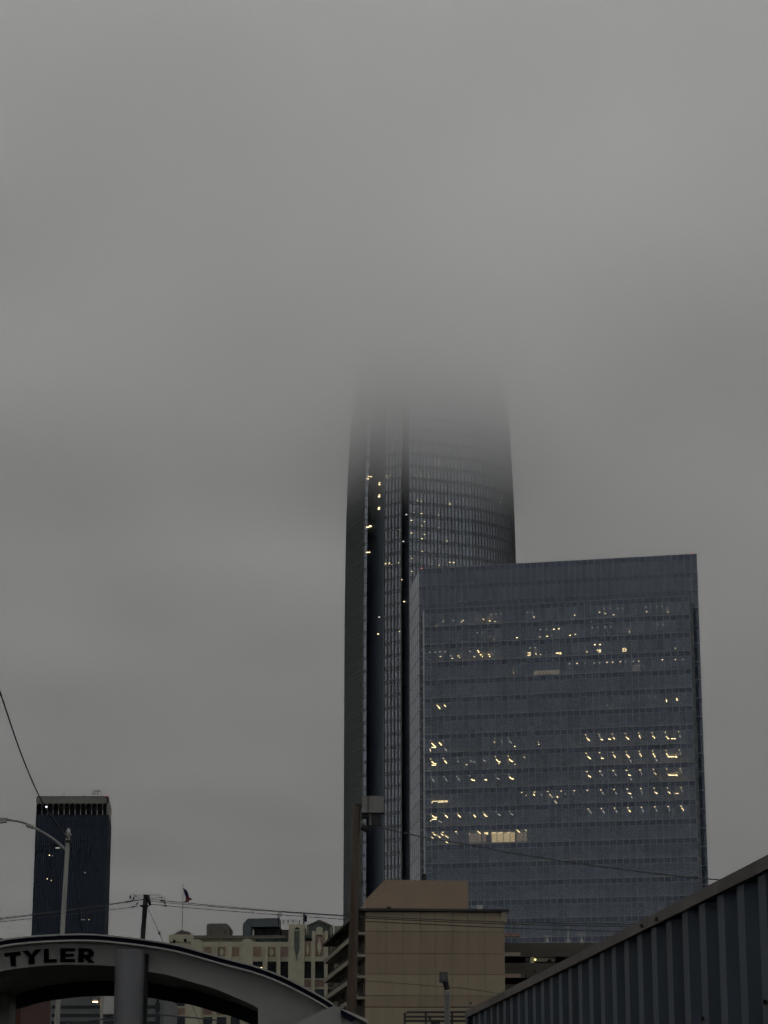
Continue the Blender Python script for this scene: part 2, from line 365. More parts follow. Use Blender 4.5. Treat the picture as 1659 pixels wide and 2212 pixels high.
# ceiling lights: (crop, x1, y1, x2, y2, brightness)
LT = []
def L(k, *rows):
    for r in rows:
        if len(r) == 3: LT.append((k, r[0] - 2, r[1] - 2, r[0] + 2, r[1] + 2, r[2]))
        else: LT.append((k, *r))
L('J', (370, -15, 400, 22, 3), (440, -15, 468, 12, 3),
  (318, 360, 342, 385, 3), (300, 402, 358, 402, 3), (345, 385, 358, 400, 3), (300, 415, 308, 440, 2), (392, 355, 414, 380, 3), (445, 412, 466, 436, 1),
  (307, 337, 1), (432, 332, 1), (930, 345, 936, 355, 2), (936, 316, 1), (1000, 338, 1015, 355, 1), (1068, 310, 1), (1075, 335, 1105, 362, 1), (1125, 392, 1145, 392, 3), (1365, 351, 2), (1366, 368, 1374, 376, 2),
  (305, 510, 314, 520, 2), (318, 540, 342, 562, 3), (345, 562, 366, 562, 3), (302, 576, 358, 576, 3), (430, 505, 440, 515, 2), (445, 532, 466, 556, 3), (564, 506, 1), (572, 535, 590, 550, 1), (660, 571, 2), (692, 501, 1), (700, 530, 715, 545, 1), (730, 540, 745, 555, 1), (822, 501, 1), (825, 525, 850, 540, 1), (940, 488, 948, 496, 2), (950, 518, 970, 538, 3), (970, 542, 992, 545, 3), (979, 562, 2), (1066, 484, 1076, 492, 2), (1078, 515, 1098, 535, 3), (1098, 538, 1116, 540, 3), (1137, 568, 2), (1224, 495, 1232, 502, 2),
  (310, 691, 1), (322, 712, 342, 736, 1), (438, 688, 1), (450, 710, 470, 730, 1), (565, 685, 1), (575, 705, 592, 725, 1), (692, 680, 1), (708, 715, 722, 725, 3), (728, 722, 740, 728, 3), (817, 678, 1), (838, 718, 858, 720, 3), (850, 720, 860, 728, 2), (947, 674, 1), (955, 700, 985, 716, 1), (1074, 666, 1), (1080, 690, 1102, 710, 3), (1104, 710, 1122, 712, 3),
  (302, 932, 474, 926, 2), (375, 940, 474, 936, 2), (302, 932, 322, 945, 3), (1201, 842, 2), (1245, 872, 2), (1328, 836, 2), (1318, 862, 1328, 874, 3), (1392, 862, 1404, 874, 1), (1458, 832, 2), (1475, 862, 1488, 874, 2), (1490, 880, 1510, 895, 1), (1548, 884, 1556, 892, 3), (1525, 925, 1545, 948, 2), (1590, 829, 2), (1632, 858, 1),
  (312, 1045, 1), (325, 1072, 350, 1094, 3), (350, 1092, 366, 1086, 3), (296, 1110, 366, 1106, 3), (302, 1118, 316, 1126, 2), (385, 1122, 415, 1138, 1), (442, 1046, 1), (452, 1068, 474, 1090, 3), (572, 1046, 1), (578, 1065, 600, 1086, 3), (697, 1040, 1), (732, 1066, 748, 1086, 3), (824, 1036, 1), (832, 1056, 852, 1078, 3), (852, 1076, 866, 1080, 2), (953, 1032, 1), (965, 1055, 995, 1072, 1), (1081, 1028, 1), (1092, 1050, 1120, 1066, 1),
  (325, 1230, 334, 1236, 2), (335, 1250, 355, 1264, 3), (368, 1262, 2), (378, 1270, 404, 1288, 3), (306, 1276, 332, 1294, 3), (422, 1222, 432, 1230, 3), (412, 1250, 432, 1266, 3), (443, 1264, 2), (452, 1270, 482, 1288, 3), (408, 1308, 416, 1314, 2), (434, 1314, 450, 1322, 2), (456, 1328, 478, 1338, 3), (550, 1220, 562, 1228, 3), (562, 1245, 578, 1256, 1),
  (687, 1250, 2), (733, 1256, 2), (766, 1220, 798, 1248, 3), (832, 1242, 872, 1242, 3), (832, 1254, 872, 1252, 3),
  (906, 1240, 960, 1241, 2), (906, 1254, 1010, 1236, 2), (1000, 1254, 1090, 1234, 2), (1070, 1254, 1128, 1244, 2), (906, 1272, 1130, 1270, 2), (1152, 1208, 1186, 1238, 3), (1236, 1210, 1250, 1222, 2))
L('K', (318, 275, 324, 282, 2), (330, 305, 338, 315, 2), (334, 310, 360, 335, 3), (452, 275, 2), (456, 290, 480, 325, 1), (468, 322, 490, 328, 3), (582, 270, 2), (592, 305, 606, 318, 3), (545, 318, 568, 324, 3), (710, 266, 2), (720, 300, 746, 322, 3), (842, 262, 2), (848, 285, 860, 310, 3), (972, 258, 2), (980, 290, 1000, 310, 3), (1103, 254, 2), (1112, 296, 1126, 306, 3), (1126, 316, 1206, 316, 3), (1234, 248, 2), (1244, 290, 1254, 298, 2),
  (326, 458, 2), (338, 488, 370, 514, 3), (458, 453, 2), (470, 490, 482, 505, 1), (474, 508, 496, 510, 3), (588, 450, 2), (596, 478, 622, 508, 3), (718, 445, 2), (724, 472, 750, 500, 3), (752, 520, 774, 548, 1), (848, 440, 2), (854, 464, 868, 488, 3), (978, 436, 2), (984, 462, 1004, 496, 3), (1008, 515, 1026, 538, 1), (1110, 432, 2), (1116, 462, 1132, 490, 3), (1132, 494, 1214, 494, 3), (1206, 490, 1218, 500, 3), (1242, 428, 2), (1248, 455, 1258, 475, 1),
  (332, 640, 2), (345, 676, 372, 694, 3), (462, 634, 2), (470, 655, 490, 682, 1), (592, 630, 2), (605, 655, 625, 680, 1), (722, 626, 2), (738, 670, 762, 678, 3), (760, 705, 774, 725, 1), (854, 622, 2), (862, 640, 874, 665, 1), (986, 618, 2), (992, 650, 1018, 668, 2), (1116, 616, 2), (1126, 662, 1138, 666, 2), (1138, 674, 1218, 674, 3), (1212, 670, 1222, 682, 3), (1248, 612, 2), (1255, 630, 1266, 655, 1),
  (82, 828, 2), (42, 885, 50, 890, 2), (122, 855, 126, 862, 1), (210, 825, 2), (203, 857, 1), (338, 822, 2), (470, 818, 2), (478, 835, 500, 862, 1), (600, 814, 2), (608, 835, 628, 860, 1), (730, 810, 2), (738, 848, 766, 858, 3), (765, 880, 780, 900, 1), (862, 806, 2), (868, 825, 878, 850, 1), (992, 802, 2), (1000, 840, 1024, 856, 3), (1124, 800, 2), (1132, 838, 1146, 846, 3), (1146, 854, 1230, 854, 2), (1226, 852, 1234, 858, 2), (1256, 796, 2), (1262, 815, 1274, 836, 1),
  (346, 1000, 2), (356, 1020, 378, 1048, 1), (476, 998, 2), (484, 1020, 506, 1045, 1), (606, 996, 2), (614, 1015, 632, 1040, 1), (738, 992, 2), (744, 1015, 770, 1042, 3), (768, 1055, 788, 1078, 1), (870, 988, 2), (876, 1005, 888, 1032, 1), (1000, 984, 2), (1008, 1005, 1026, 1030, 1), (1132, 982, 2), (1138, 1000, 1148, 1020, 1), (1258, 978, 2), (1268, 998, 1282, 1016, 3))
L('I', (505, 700, 1), (560, 698, 1), (635, 696, 1), (685, 694, 1), (458, 733, 2), (515, 746, 2), (596, 758, 2), (214, 762, 2), (910, 682, 1), (965, 682, 1), (1020, 680, 1), (1072, 678, 1), (920, 728, 2), (1130, 733, 2),
  (10, 900, 3), (58, 895, 3), (168, 960, 3), (220, 950, 2), (388, 884, 1), (438, 884, 1), (515, 878, 1), (567, 876, 1), (752, 927, 2), (545, 942, 1), (1028, 856, 1), (1078, 852, 1),
  (412, 1053, 3), (462, 1051, 3), (428, 1105, 472, 1103, 2), (440, 1113, 472, 1112, 2), (448, 1124, 472, 1122, 2), (680, 1090, 718, 1088, 2), (684, 1103, 724, 1101, 2), (682, 1116, 724, 1114, 2), (330, 1120, 345, 1126, 2), (30, 1135, 82, 1133, 3), (60, 1145, 86, 1143, 2), (1202, 1087, 2),
  (163, 1240, 1), (237, 1236, 2), (315, 1234, 1), (405, 1232, 1), (458, 1230, 1), (532, 1226, 2), (585, 1224, 2), (662, 1220, 2), (712, 1219, 1), (790, 1217, 1), (842, 1213, 2), (1074, 1200, 2), (1204, 1198, 2), (1275, 1195, 1),
  (1110, 1590, 1118, 1612, 3), (1215, 1580, 1220, 1600, 3), (535, 1648, 570, 1648, 3), (575, 1657, 600, 1657, 3), (680, 1574, 1), (735, 1574, 1), (795, 1574, 1), (850, 1572, 1), (950, 1564, 1), (1005, 1562, 1))
L('H', (432, 822, 2), (530, 815, 1), (610, 828, 2), (628, 814, 2), (360, 870, 2), (788, 825, 3), (826, 802, 2), (888, 820, 3), (942, 825, 2), (903, 757, 1), (950, 750, 1), (1000, 750, 1), (1258, 738, 1), (1308, 737, 1), (1322, 780, 2),
  (765, 935, 1), (815, 935, 1), (930, 993, 3), (970, 988, 1), (1155, 984, 3), (1380, 976, 2), (1452, 970, 3), (1518, 900, 3), (1567, 897, 3), (1385, 902, 1), (1440, 902, 1), (1495, 962, 1),
  (404, 1168, 2), (520, 1186, 2), (505, 1162, 1), (578, 1162, 2), (592, 1178, 2), (737, 1170, 2), (770, 1108, 782, 1128, 3), (799, 1151, 3), (814, 1170, 3), (876, 1148, 3), (888, 1168, 3), (300, 1128, 1), (352, 1126, 1), (402, 1122, 1), (450, 1122, 1), (695, 1116, 1), (935, 1118, 1), (1255, 1132, 1290, 1130, 2), (1258, 1145, 1290, 1144, 2), (1255, 1157, 1290, 1156, 2), (1340, 1135, 1345, 1150, 2), (1385, 1148, 2), (1285, 1084, 1), (1335, 1082, 1), (1125, 1331, 2))
def ceiling_point(px, py, k):
    z0, zw, z1, ob = bands[k]
    r = ray(px, py); t = (zw - 0.10 - EYE) / r.z; P = Vector((r.x * t, r.y * t, zw - 0.10))
    d = (P.x - F0[0]) * nf[0] + (P.y - F0[1]) * nf[1]
    if d > PD - 0.5 or d < PD - 10.2:
        Pq, s, _ = hit(px, py, onf(0, PD - 0.6), onf(1, PD - 0.6)); P = Vector((Pq.x, Pq.y, min(Pq.z, zw - 0.1)))
        if d < PD - 10.2: Pq, s, _ = hit(px, py, onf(0, PD - 6), onf(1, PD - 6)); P = Pq
    return P
lamps = []
for (kk, x1, y1, x2, y2, br) in LT:
    xa, ya = c(kk, x1, y1); xb, yb = c(kk, x2, y2)
    zz = hit((xa + xb) / 2, (ya + yb) / 2, PA, PB)[0].z
    k = int((zt - zz) // FH)
    if k not in bands: continue
    A_, B_ = ceiling_point(xa, ya, k), ceiling_point(xb, yb, k)
    lamps.append((-br, -(B_ - A_).length, A_, B_, k))
KROOM = int((zt - hit(1075, 1802, PA, PB)[0].z) // FH)
lamps.sort(key=lambda t: (t[0], t[1]))
rest = {1: MB(), 2: MB()}
for i, (nb_, nl, A_, B_, k) in enumerate(lamps):
    br = -nb_; r = {3: 0.09, 2: 0.075, 1: 0.06}[br]
    if k == KROOM and 0.3 < (A_ - Vector((*onf(pl, PD), zt))).length: r = 0.055
    if (B_ - A_).length < 0.5:
        m_ = (A_ + B_) / 2; h = Vector((e1[0], e1[1], 0)) * 0.17; A_, B_ = m_ - h, m_ + h
    if i < 100:
        mb = MB().tube([A_, B_], r, 5); sub('ceiling_light', mb, 'l%d' % br, bands[k][3])
    else:
        rest[min(br, 2) if br < 3 else 2].tube([A_, B_], r, 4)
for br, mb in rest.items():
    o = mb.build('ceiling_light', 'l%d' % br, tower); o['kind'] = 'stuff'
# added glowing panels stand in for lamplight on office walls
for (xa, xb, ya, yb, mm) in ((1152, 1210, 1449, 1455, 'panel_glow'), (1366, 1384, 1436, 1449, 'panel_glow_dim'), (1062, 1112, 1794, 1818, 'room_glow'), (1013, 1050, 1796, 1819, 'panel_glow'), (1116, 1138, 1794, 1817, 'panel_glow')):
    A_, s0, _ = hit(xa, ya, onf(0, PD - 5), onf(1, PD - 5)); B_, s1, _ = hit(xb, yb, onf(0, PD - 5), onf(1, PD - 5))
    MB().obox(F0, e1, nf, s0, s1, PD - 5.2, PD - 5, B_.z, A_.z).build('wall_glow_panel', mm, tower)

# ================================================================== tall tower that fades into the cloud
YR = 1150
r0 = at(883, YR, 738.0); R0 = (r0.x, r0.y)
plan = []      # (point, kind, bay)
def go(A, ang, px, sign=1): return azi_line(px, YR, A, (sign * math.cos(rad(ang)), math.sin(rad(ang))))
RA = go(R0, 20.8, 1022)
seq = [R0, RA]; pxs = [1048, 1072, 1092, 1106, 1113]; angs = [34, 40, 46, 54, 64]
for px, an in zip(pxs, angs): seq.append(go(seq[-1], an, px))
RE = seq[-1]
b1 = at(866, YR, 738.0); B1 = (b1.x, b1.y)
BL = azi_line(829.5, YR, B1, (-1.45, 1.0))
n2 = at(865.5, YR, 746.0); N2 = (n2.x, n2.y)
n1 = at(792.5, YR, BL[1] + 12); N1 = (n1.x, n1.y)
s1 = at(792.2, YR, 743.0); S1 = (s1.x, s1.y)
s0 = at(785.0, YR, 744.0); S0 = (s0.x, s0.y)
LE = azi_line(747.0, YR, S0, (-0.358, 1.0))
# anticlockwise seen from above, starting at far left of the near side
ring = [(LE, 'fin'), (S0, 'plain'), (S1, 'notch'), (N1, 'notch'), (BL, 'bay'), (B1, 'notch'), (N2, 'notch'), (R0, 'fin')]
for p in seq[1:]: ring.append((p, 'fin'))
ring[-1] = (RE, 'back'); ring.append(((RE[0] - 7, RE[1] + 24), 'back')); ring.append(((LE[0] + 9, LE[1] + 26), 'back'))
pts = [p for p, _ in ring]; kinds = [k for _, k in ring]
ccx = (LE[0] + RE[0]) / 2; ccy = 758.0
prof = []
for y, ins in ((2600, 0), (1330, 0), (1215, 0.006), (1108, 0.014), (1043, 0.024), (1000, 0.034), (965, 0.041), (921, 0.053), (870, 0.072), (800, 0.11), (700, 0.17)):
    prof.append((at(830, y, 745).z, 1 - ins))
def scl(z):
    if z <= prof[0][0]: return 1.0
    for (za, a), (zb_, b) in zip(prof, prof[1:]):
        if za <= z <= zb_: return a + (b - a) * (z - za) / (zb_ - za)
    return prof[-1][1]
def tp(p, z, shrink=0.0):
    s = scl(z); return (ccx + (p[0] - ccx) * s, ccy + (p[1] - ccy) * s, z)
sky = thing('tall_glass_tower', (ccx, ccy, 0), 'tallest dark glass tower whose top disappears into low cloud', 'skyscraper')
SF, ST = 4.15, 258.0
nfl2 = int(ST / SF)
def seglen(i): a, b = pts[i], pts[(i + 1) % len(pts)]; return math.hypot(b[0] - a[0], b[1] - a[1])
bays = [max(1, round(seglen(i) / (1.22 if k in ('fin',) else 1.4 if k == 'bay' else 2.4 if k in ('plain', 'notch') else 4))) for i, k in enumerate(kinds)]
def lerp(a, b, t): return (a[0] + (b[0] - a[0]) * t, a[1] + (b[1] - a[1]) * t)
for f in range(nfl2):
    z0, z1 = f * SF, (f + 1) * SF; zs = z0 + 1.15
    w, s_ = MB(), MB(); w.raw = s_.raw = True; w.mats = ['notch']; s_.mats = ['notch']
    for i in range(len(pts)):
        mi_ = 1 if kinds[i] == 'notch' else 0
        A_, B_ = pts[i], pts[(i + 1) % len(pts)]
        for b in range(bays[i]):
            pa, pb = lerp(A_, B_, b / bays[i]), lerp(A_, B_, (b + 1) / bays[i])
            w.face([tp(pa, zs), tp(pb, zs), tp(pb, z1), tp(pa, z1)], (i * 40 + b + .5, f + .5), mi_)
            s_.face([tp(pa, z0), tp(pb, z0), tp(pb, zs), tp(pa, zs)], (i * 40 + b + .5, f + 100.5), mi_)
    w.build('window_band', 'dwin', sky); s_.build('spandrel_band', 'dspan', sky)
# fins
fm = MB(); ln = MB()
zl = [0, 60, 120, 150] + [150 + 9 * k for k in range(1, 12)] + [ST]
for i, kd in enumerate(kinds):
    if kd == 'back': continue
    A_, B_ = pts[i], pts[(i + 1) % len(pts)]; d = Vector((B_[0] - A_[0], B_[1] - A_[1])).normalized(); n = Vector((d.y, -d.x))
    if kd in ('plain', 'notch'): continue
    dep, wd = (0.30, 0.18) if kd == 'fin' else (0.3, 0.3)
    for b in range(bays[i] + 1):
        p = Vector(lerp(A_, B_, b / bays[i]))
        for za, zb_ in zip(zl, zl[1:]):
            base = []
            for z in (za, zb_):
                for u, v in ((-wd / 2, dep), (wd / 2, dep), (wd / 2, -0.02), (-wd / 2, -0.02)):
                    t = tp((p.x, p.y), z); base.append((t[0] + d.x * u + n.x * v, t[1] + d.y * u + n.y * v, z))
            fm.hexa(base)
    for f in range(1, nfl2):
        for zz in (f * SF, f * SF + 1.12):
            a_, b_ = Vector(tp(A_, zz)), Vector(tp(B_, zz)); N3 = Vector((n.x, n.y, 0)) * 0.12
            ln.hexa([a_ + N3, b_ + N3, b_, a_, a_ + N3 + Vector((0, 0, .2)), b_ + N3 + Vector((0, 0, .2)), b_ + Vector((0, 0, .2)), a_ + Vector((0, 0, .2))])
fm.build('vertical_fin', 'dfin', sky); ln.build('floor_line', 'dfin', sky)
core = MB()
def inset(p, k): return (ccx + (p[0] - ccx) * k, ccy + (p[1] - ccy) * k)
hull = [LE, S0, BL, R0, RA, RE, pts[-2], pts[-1]]
hc = [inset(p, 0.72) for p in hull]
for i in range(len(hc)):
    A_, B_ = hc[i], hc[(i + 1) % len(hc)]; core.face([tp(A_, 0), tp(B_, 0), tp(B_, 150), tp(A_, 150)]); core.face([tp(A_, 150), tp(B_, 150), tp(B_, ST - 1), tp(A_, ST - 1)])
core.build('core_wall', 'core', sky)
fs = MB()
for f in range(1, nfl2): fs.face([tp(inset(p, 0.985), f * SF + 0.4) for p in pts])
fs.build('floor_slab', 'core', sky)
MB().face([tp(p, nfl2 * SF) for p in pts]).build('roof', 'dfin', sky)
def sky_hit(px, py):
    best = None
    for i in range(len(pts)):
        z = at(px, py, 745).z; A_, B_ = tp(pts[i], z), tp(pts[(i + 1) % len(pts)], z)
        P, s, t = hit(px, py, A_, B_); Lg = math.hypot(B_[0] - A_[0], B_[1] - A_[1])
        if -0.05 <= s <= Lg + 0.05 and (best is None or t < best[0]): best = (t, P, kinds[i])
    return best
DL = [('G', x, y, x, y, b) for x, y, b in ((805, 766, 2), (840, 770, 2), (905, 778, 2), (978, 810, 2), (808, 792, 2), (842, 795, 2), (652, 893, 2), (687, 898, 2), (756, 905, 2), (656, 1101, 3), (691, 1105, 2), (931, 1128, 3), (1345, 1115, 2), (694, 1208, 3), (833, 1220, 2), (628, 1198, 1), (611, 1264, 3), (714, 1274, 3), (697, 1310, 2), (833, 1325, 2), (613, 1368, 3), (716, 1380, 3), (698, 1416, 3), (905, 1436, 2), (701, 1520, 2), (768, 1528, 2), (618, 1579, 2), (928, 1612, 3), (962, 1614, 3), (770, 1634, 2), (838, 1640, 3), (617, 1688, 3), (528, 1756, 3), (552, 1938, 2), (455, 1968, 1), (418, 1425, 2), (545, 1438, 1), (515, 1340, 2), (467, 1335, 1), (570, 1215, 1), (420, 910, 2), (276, 900, 2))]
DL += [('G', 248, 898, 262, 898, 2), ('G', 240, 912, 258, 912, 2), ('G', 240, 920, 256, 920, 2), ('G', 338, 963, 354, 963, 3), ('G', 344, 951, 350, 951, 2), ('G', 334, 1064, 352, 1064, 3), ('G', 342, 1053, 350, 1053, 2), ('G', 332, 1166, 350, 1166, 3), ('G', 340, 1156, 348, 1156, 2), ('G', 398, 888, 410, 899, 2), ('G', 430, 886, 442, 894, 2),
       ('G', 236, 1318, 256, 1318, 3), ('G', 260, 1308, 282, 1308, 3), ('G', 262, 1316, 276, 1316, 2), ('G', 233, 1527, 250, 1527, 3), ('G', 256, 1528, 268, 1528, 2), ('G', 388, 1616, 402, 1625, 3), ('G', 408, 1632, 420, 1638, 3), ('G', 422, 1614, 438, 1622, 3), ('G', 442, 1626, 456, 1633, 3), ('G', 490, 1606, 507, 1615, 3), ('G', 502, 1934, 520, 1943, 3), ('L', 566, 560, 586, 570, 3), ('L', 588, 605, 600, 613, 3), ('L', 380, 634, 395, 634, 2), ('L', 392, 472, 404, 472, 1)]
for kk, x1, y1, x2, y2, b in DL:
    xa, ya = c(kk, x1, y1); xb, yb = c(kk, x2, y2)
    ha = sky_hit((xa + xb) / 2, (ya + yb) / 2)
    if not ha: continue
    m_ = ha[1] + ray((xa + xb) / 2, (ya + yb) / 2).normalized() * (-0.25 if ha[2] == 'notch' else 0.35); k_ = ha[0] / FPX / 2
    A_ = m_ + Vector(((xa - xb) * k_, 0, (yb - ya) * k_)); B_ = m_ * 2 - A_
    if (B_ - A_).length < 0.6: m_ = (A_ + B_) / 2; A_, B_ = m_ - Vector((.3, 0, -.1)), m_ + Vector((.3, 0, .1))
    MB().tube([A_, B_], 0.13, 5).build('ceiling_light', 'l%d' % b, sky)

# ================================================================== dark tower at far left
D3 = 1040.0
rect3 = front(D3)
X0, X1 = (at(77.5, 1760, D3).x + at(68.7, 2020, D3).x) / 2, (at(231.6, 1760, D3).x + at(226.5, 2020, D3).x) / 2
Ztop = at(155, 1722, D3).z; Zcr = at(155, 1734.5, D3).z; Zar = at(155, 1760, D3).z
bt = thing('dark_office_tower', ((X0 + X1) / 2, D3, 0), 'dark blue tower with a pale arched crown standing alone at far left', 'office building')
side_dx = at(240.3, 1747, D3 + 36).x - X1
E3 = (X1 + side_dx, D3 + 36)
nar = 13; aw = (X1 - X0) / nar
sh = MB(); sh.raw = True
nfl3 = 36; fh3 = Zar / nfl3
for f in range(nfl3):
    for b in range(39):
        xa, xb = X0 + (X1 - X0) * b / 39, X0 + (X1 - X0) * (b + 1) / 39
        sh.face([(xa, D3, f * fh3), (xb, D3, f * fh3), (xb, D3, (f + 1) * fh3), (xa, D3, (f + 1) * fh3)], (b + .5, f + .5))
for f in range(nfl3):
    for b in range(12):
        pa, pb = lerp((X1, D3), E3, b / 12), lerp((X1, D3), E3, (b + 1) / 12)
        sh.face([(*pa, f * fh3), (*pb, f * fh3), (*pb, (f + 1) * fh3), (*pa, (f + 1) * fh3)], (b + 50.5, f + .5))
sh.face([(X0, D3, 0), (X0, D3 + 36, 0), (X0, D3 + 36, Ztop), (X0, D3, Ztop)])
sh.build('curtain_wall', 'bglass', bt)
mu = MB()
for b in range(0, 40): x = X0 + (X1 - X0) * b / 39; mu.box(x - 0.07, x + 0.07, D3 - 0.16, D3 - 0.01, 0, Zar)
for b in range(0, 13):
    pa = lerp((X1, D3), E3, b / 12); mu.box(pa[0] - .02, pa[0] + .34, pa[1] - .12, pa[1] + .12, 0, Zar)
mu.build('mullion_grid', surf('slate_mullion', (0.05, 0.06, 0.085), 0.6), bt)
# crown with arched recesses
M['crown'] = surf('pale_crown_stone', (0.40, 0.385, 0.35), 0.85)
cr = MB()
cr.box(X0 - 0.2, X1 + 0.2, D3 - 0.5, D3 + 0.4, Zcr, Ztop)
for b in range(nar + 1):
    x = X0 + aw * b; cr.box(x - 0.05, x + 0.05, D3 - 0.3, D3 + 0.4, Zar, Zcr - aw / 2)
for b in range(nar):
    xm = X0 + aw * (b + .5); ra = aw / 2 - 0.12; zc = Zcr - aw / 2
    prev = None
    N = 10
    for j in range(N):
        t0, t1 = math.pi * j / N, math.pi * (j + 1) / N
        a_ = (xm - math.cos(t0) * ra, zc + math.sin(t0) * ra); b_ = (xm - math.cos(t1) * ra, zc + math.sin(t1) * ra)
        cr.prism([(a_[0], D3 - 0.5, a_[1]), (b_[0], D3 - 0.5, b_[1]), (b_[0], D3 - 0.5, Zcr - .002), (a_[0], D3 - 0.5, Zcr - .002)], (0, 0.9, 0))
cr.build('arched_crown', 'crown', bt)
for b in range(nar):
    xm = X0 + aw * (b + .5); ar = MB(); ar.box(xm - aw / 2 + .13, xm + aw / 2 - .13, D3 + 0.5, D3 + 0.7, Zar, Zcr); ar.build('arched_window', 'darkwin', bt)
sd = MB()
sd.prism([(X1 + .2, D3 - .5, Zar), (E3[0] + .2, E3[1], Zar), (E3[0] + .2, E3[1], Ztop), (X1 + .2, D3 - .5, Ztop)], (-0.8, 0, 0)); sd.build('side_crown', 'crown', bt)
MB().face([(X0, D3, Ztop - .5), (X1, D3, Ztop - .5), (*E3, Ztop - .5), (X0, E3[1], Ztop - .5)]).build('roof', 'trim', bt)
MB().box(X0, X1, D3 - .55, D3 + .4, Ztop + .003, Ztop + .35).build('roof_trim', 'trim', bt)
for x, y0 in ((580, 195), (572, 225), (545, 250), (447, 248), (720, 250), (760, 228), (752, 205), (945, 250)):
    p = at(*c('E', x, y0), D3 + 6); q_ = at(*c('E', x, 262), D3 + 6)
    MB().tube([(p.x, D3 + 6, Ztop - .6), (p.x, D3 + 6, p.z)], 0.16, 5, 0.07).build('antenna', 'steel', bt)
fr = MB()
for x in (828, 850, 882, 910):
    p = at(*c('E', x, 200 if x < 900 else 208), D3 + 6); fr.tube([(p.x, D3 + 6, Ztop - .6), (p.x, D3 + 6, p.z)], 0.13, 5)
for y, xa, xb in ((200, 838, 905), (212, 850, 912), (232, 826, 890)):
    A_, B_ = at(*c('E', xa, y), D3 + 6), at(*c('E', xb, y), D3 + 6); fr.tube([A_, B_], 0.13, 5)
fr.build('antenna_frame', 'trim', bt)
p = at(*c('E', 960, 262), D3); MB().tube([(p.x, D3 + .3, Ztop), (p.x, D3 + .3, Ztop + .7)], .28, 6).build('beacon', 'red', bt)
for x, y, m_, rr in ((418, 350, 'white_lamp', .42), (445, 786, 'l3', .3), (520, 720, 'l1', .3), (532, 720, 'l1', .3), (506, 720, 'l1', .3), (472, 790, 'l1', .2), (425, 998, 'l2', .28), (462, 1012, 'l2', .2), (735, 1365, 'l1', .25), (755, 1365, 'l1', .25), (800, 1365, 'l2', .25), (765, 942, 'l1', .25)):
    rr *= .5; p = at(*c('E', x, y), D3 - .1); MB().box(p.x - rr, p.x + rr, D3 - .22, D3 - .06, p.z - rr, p.z + rr).build('window_light', m_, bt)

# ================================================================== tan block with stepped balconies
DB = 330.0
a5 = rad(4.0); eb = (math.cos(a5), math.sin(a5)); nb_ = (math.sin(a5), -math.cos(a5))
pc = at(*c('C', 330, 505), DB); TB = (pc.x, pc.y); zr = pc.z
def onb(s, d=0): return (TB[0] + eb[0] * s + nb_[0] * d, TB[1] + eb[1] * s + nb_[1] * d)
def hb_(x, y): P, s, _ = hit(*c('C', x, y), TB, onb(1)); return s, P.z
wB = (hb_(1400, 520)[0] + hb_(1410, 1000)[0]) / 2
blk = thing('tan_concrete_block', (*onb(wB / 2), 0), 'tan concrete block with blank panelled front and stacked balconies on its left side', 'building')
rows = [515, 670, 840, 1000, 1165, 1255, 1400, 1560]
rz = [zr - 0.2] + [hb_(860, y)[1] for y in rows[1:]] + [0]
mats = ['conc_a', 'conc_b', 'conc_b', 'conc_a', 'conc_b', 'conc_a', 'conc_b', 'conc_a']
MB().prism([(*onb(0.1, -.3), 0), (*onb(wB - .1, -.3), 0), (*onb(wB - .1, -30), 0), (*onb(0.1, -48), 0)], (0, 0, zr - .5)).build('rear_wall', 'joint', blk)
js = [0.0] + [hb_(x, 590)[0] for x in (490, 620, 755, 870, 1000, 1120, 1250)] + [wB]
for i in range(len(rz) - 1):
    mb = MB()
    for a_, b_ in zip(js, js[1:]):
        gp = 0.012 if i else 0.03
        mb.obox(TB, eb, nb_, a_ + (gp if a_ > 0 else 0), b_ - gp, -.25, 0, max(rz[i + 1], 0) + .03, rz[i] - .03)
    mb.build('wall_panel', mats[i], blk)
tr = MB(); tr.obox(TB, eb, nb_, hb_(275, 512)[0], hb_(1436, 512)[0], -30, .6, zr - .12, zr + .22); tr.build('roof_trim', 'trim', blk)
MB().obox(TB, eb, nb_, hb_(1375, 520)[0], hb_(1420, 520)[0], -2, .3, zr - 1.6, zr - .14).build('eave_bracket', 'slab', blk)
pts_ = [(335, 500), (335, 420), (482, 270), (1125, 278), (1125, 500)]
pf = []
for x, y in pts_:
    P, s, _ = hit(*c('C', x, y), onb(0, -2), onb(1, -2)); pf.append((P.x, P.y, max(P.z, zr + .22) if y == 500 else P.z))
MB().prism(pf, (-nb_[0] * 16, -nb_[1] * 16, 0)).build('penthouse', 'conc_c', blk)
def roofbit(name, x0, x1, y0, y1, m_, d=-.8):
    A_, s0, _ = hit(*c('C', x0, y1), onb(0, d), onb(1, d)); B_, s1, _ = hit(*c('C', x1, y0), onb(0, d), onb(1, d))
    MB().obox(TB, eb, nb_, s0, s1, d - 1.2, d, A_.z, B_.z).build(name, m_, blk)
roofbit('vent', 500, 526, 478, 504, 'black'); roofbit('vent_box', 1192, 1237, 465, 506, 'whitep')
P, s, _ = hit(*c('C', 783, 268), onb(0, -3), onb(1, -3)); MB().tube([(P.x, P.y, P.z - .1), (P.x, P.y, P.z + .3), (P.x, P.y, P.z + .55), (P.x, P.y, P.z + .75)], .4, 10, .3).build('vent_cap', 'black', blk)
for y, hgt in ((690, 14), (842, 8), (1008, 16)):
    s, z = hb_(1405, y); MB().obox(TB, eb, nb_, wB + .003, wB + 2.2, -2.0, -.3, z - .25, z + .25).build('side_ledge', 'pink' if y != 842 else 'slab', blk)
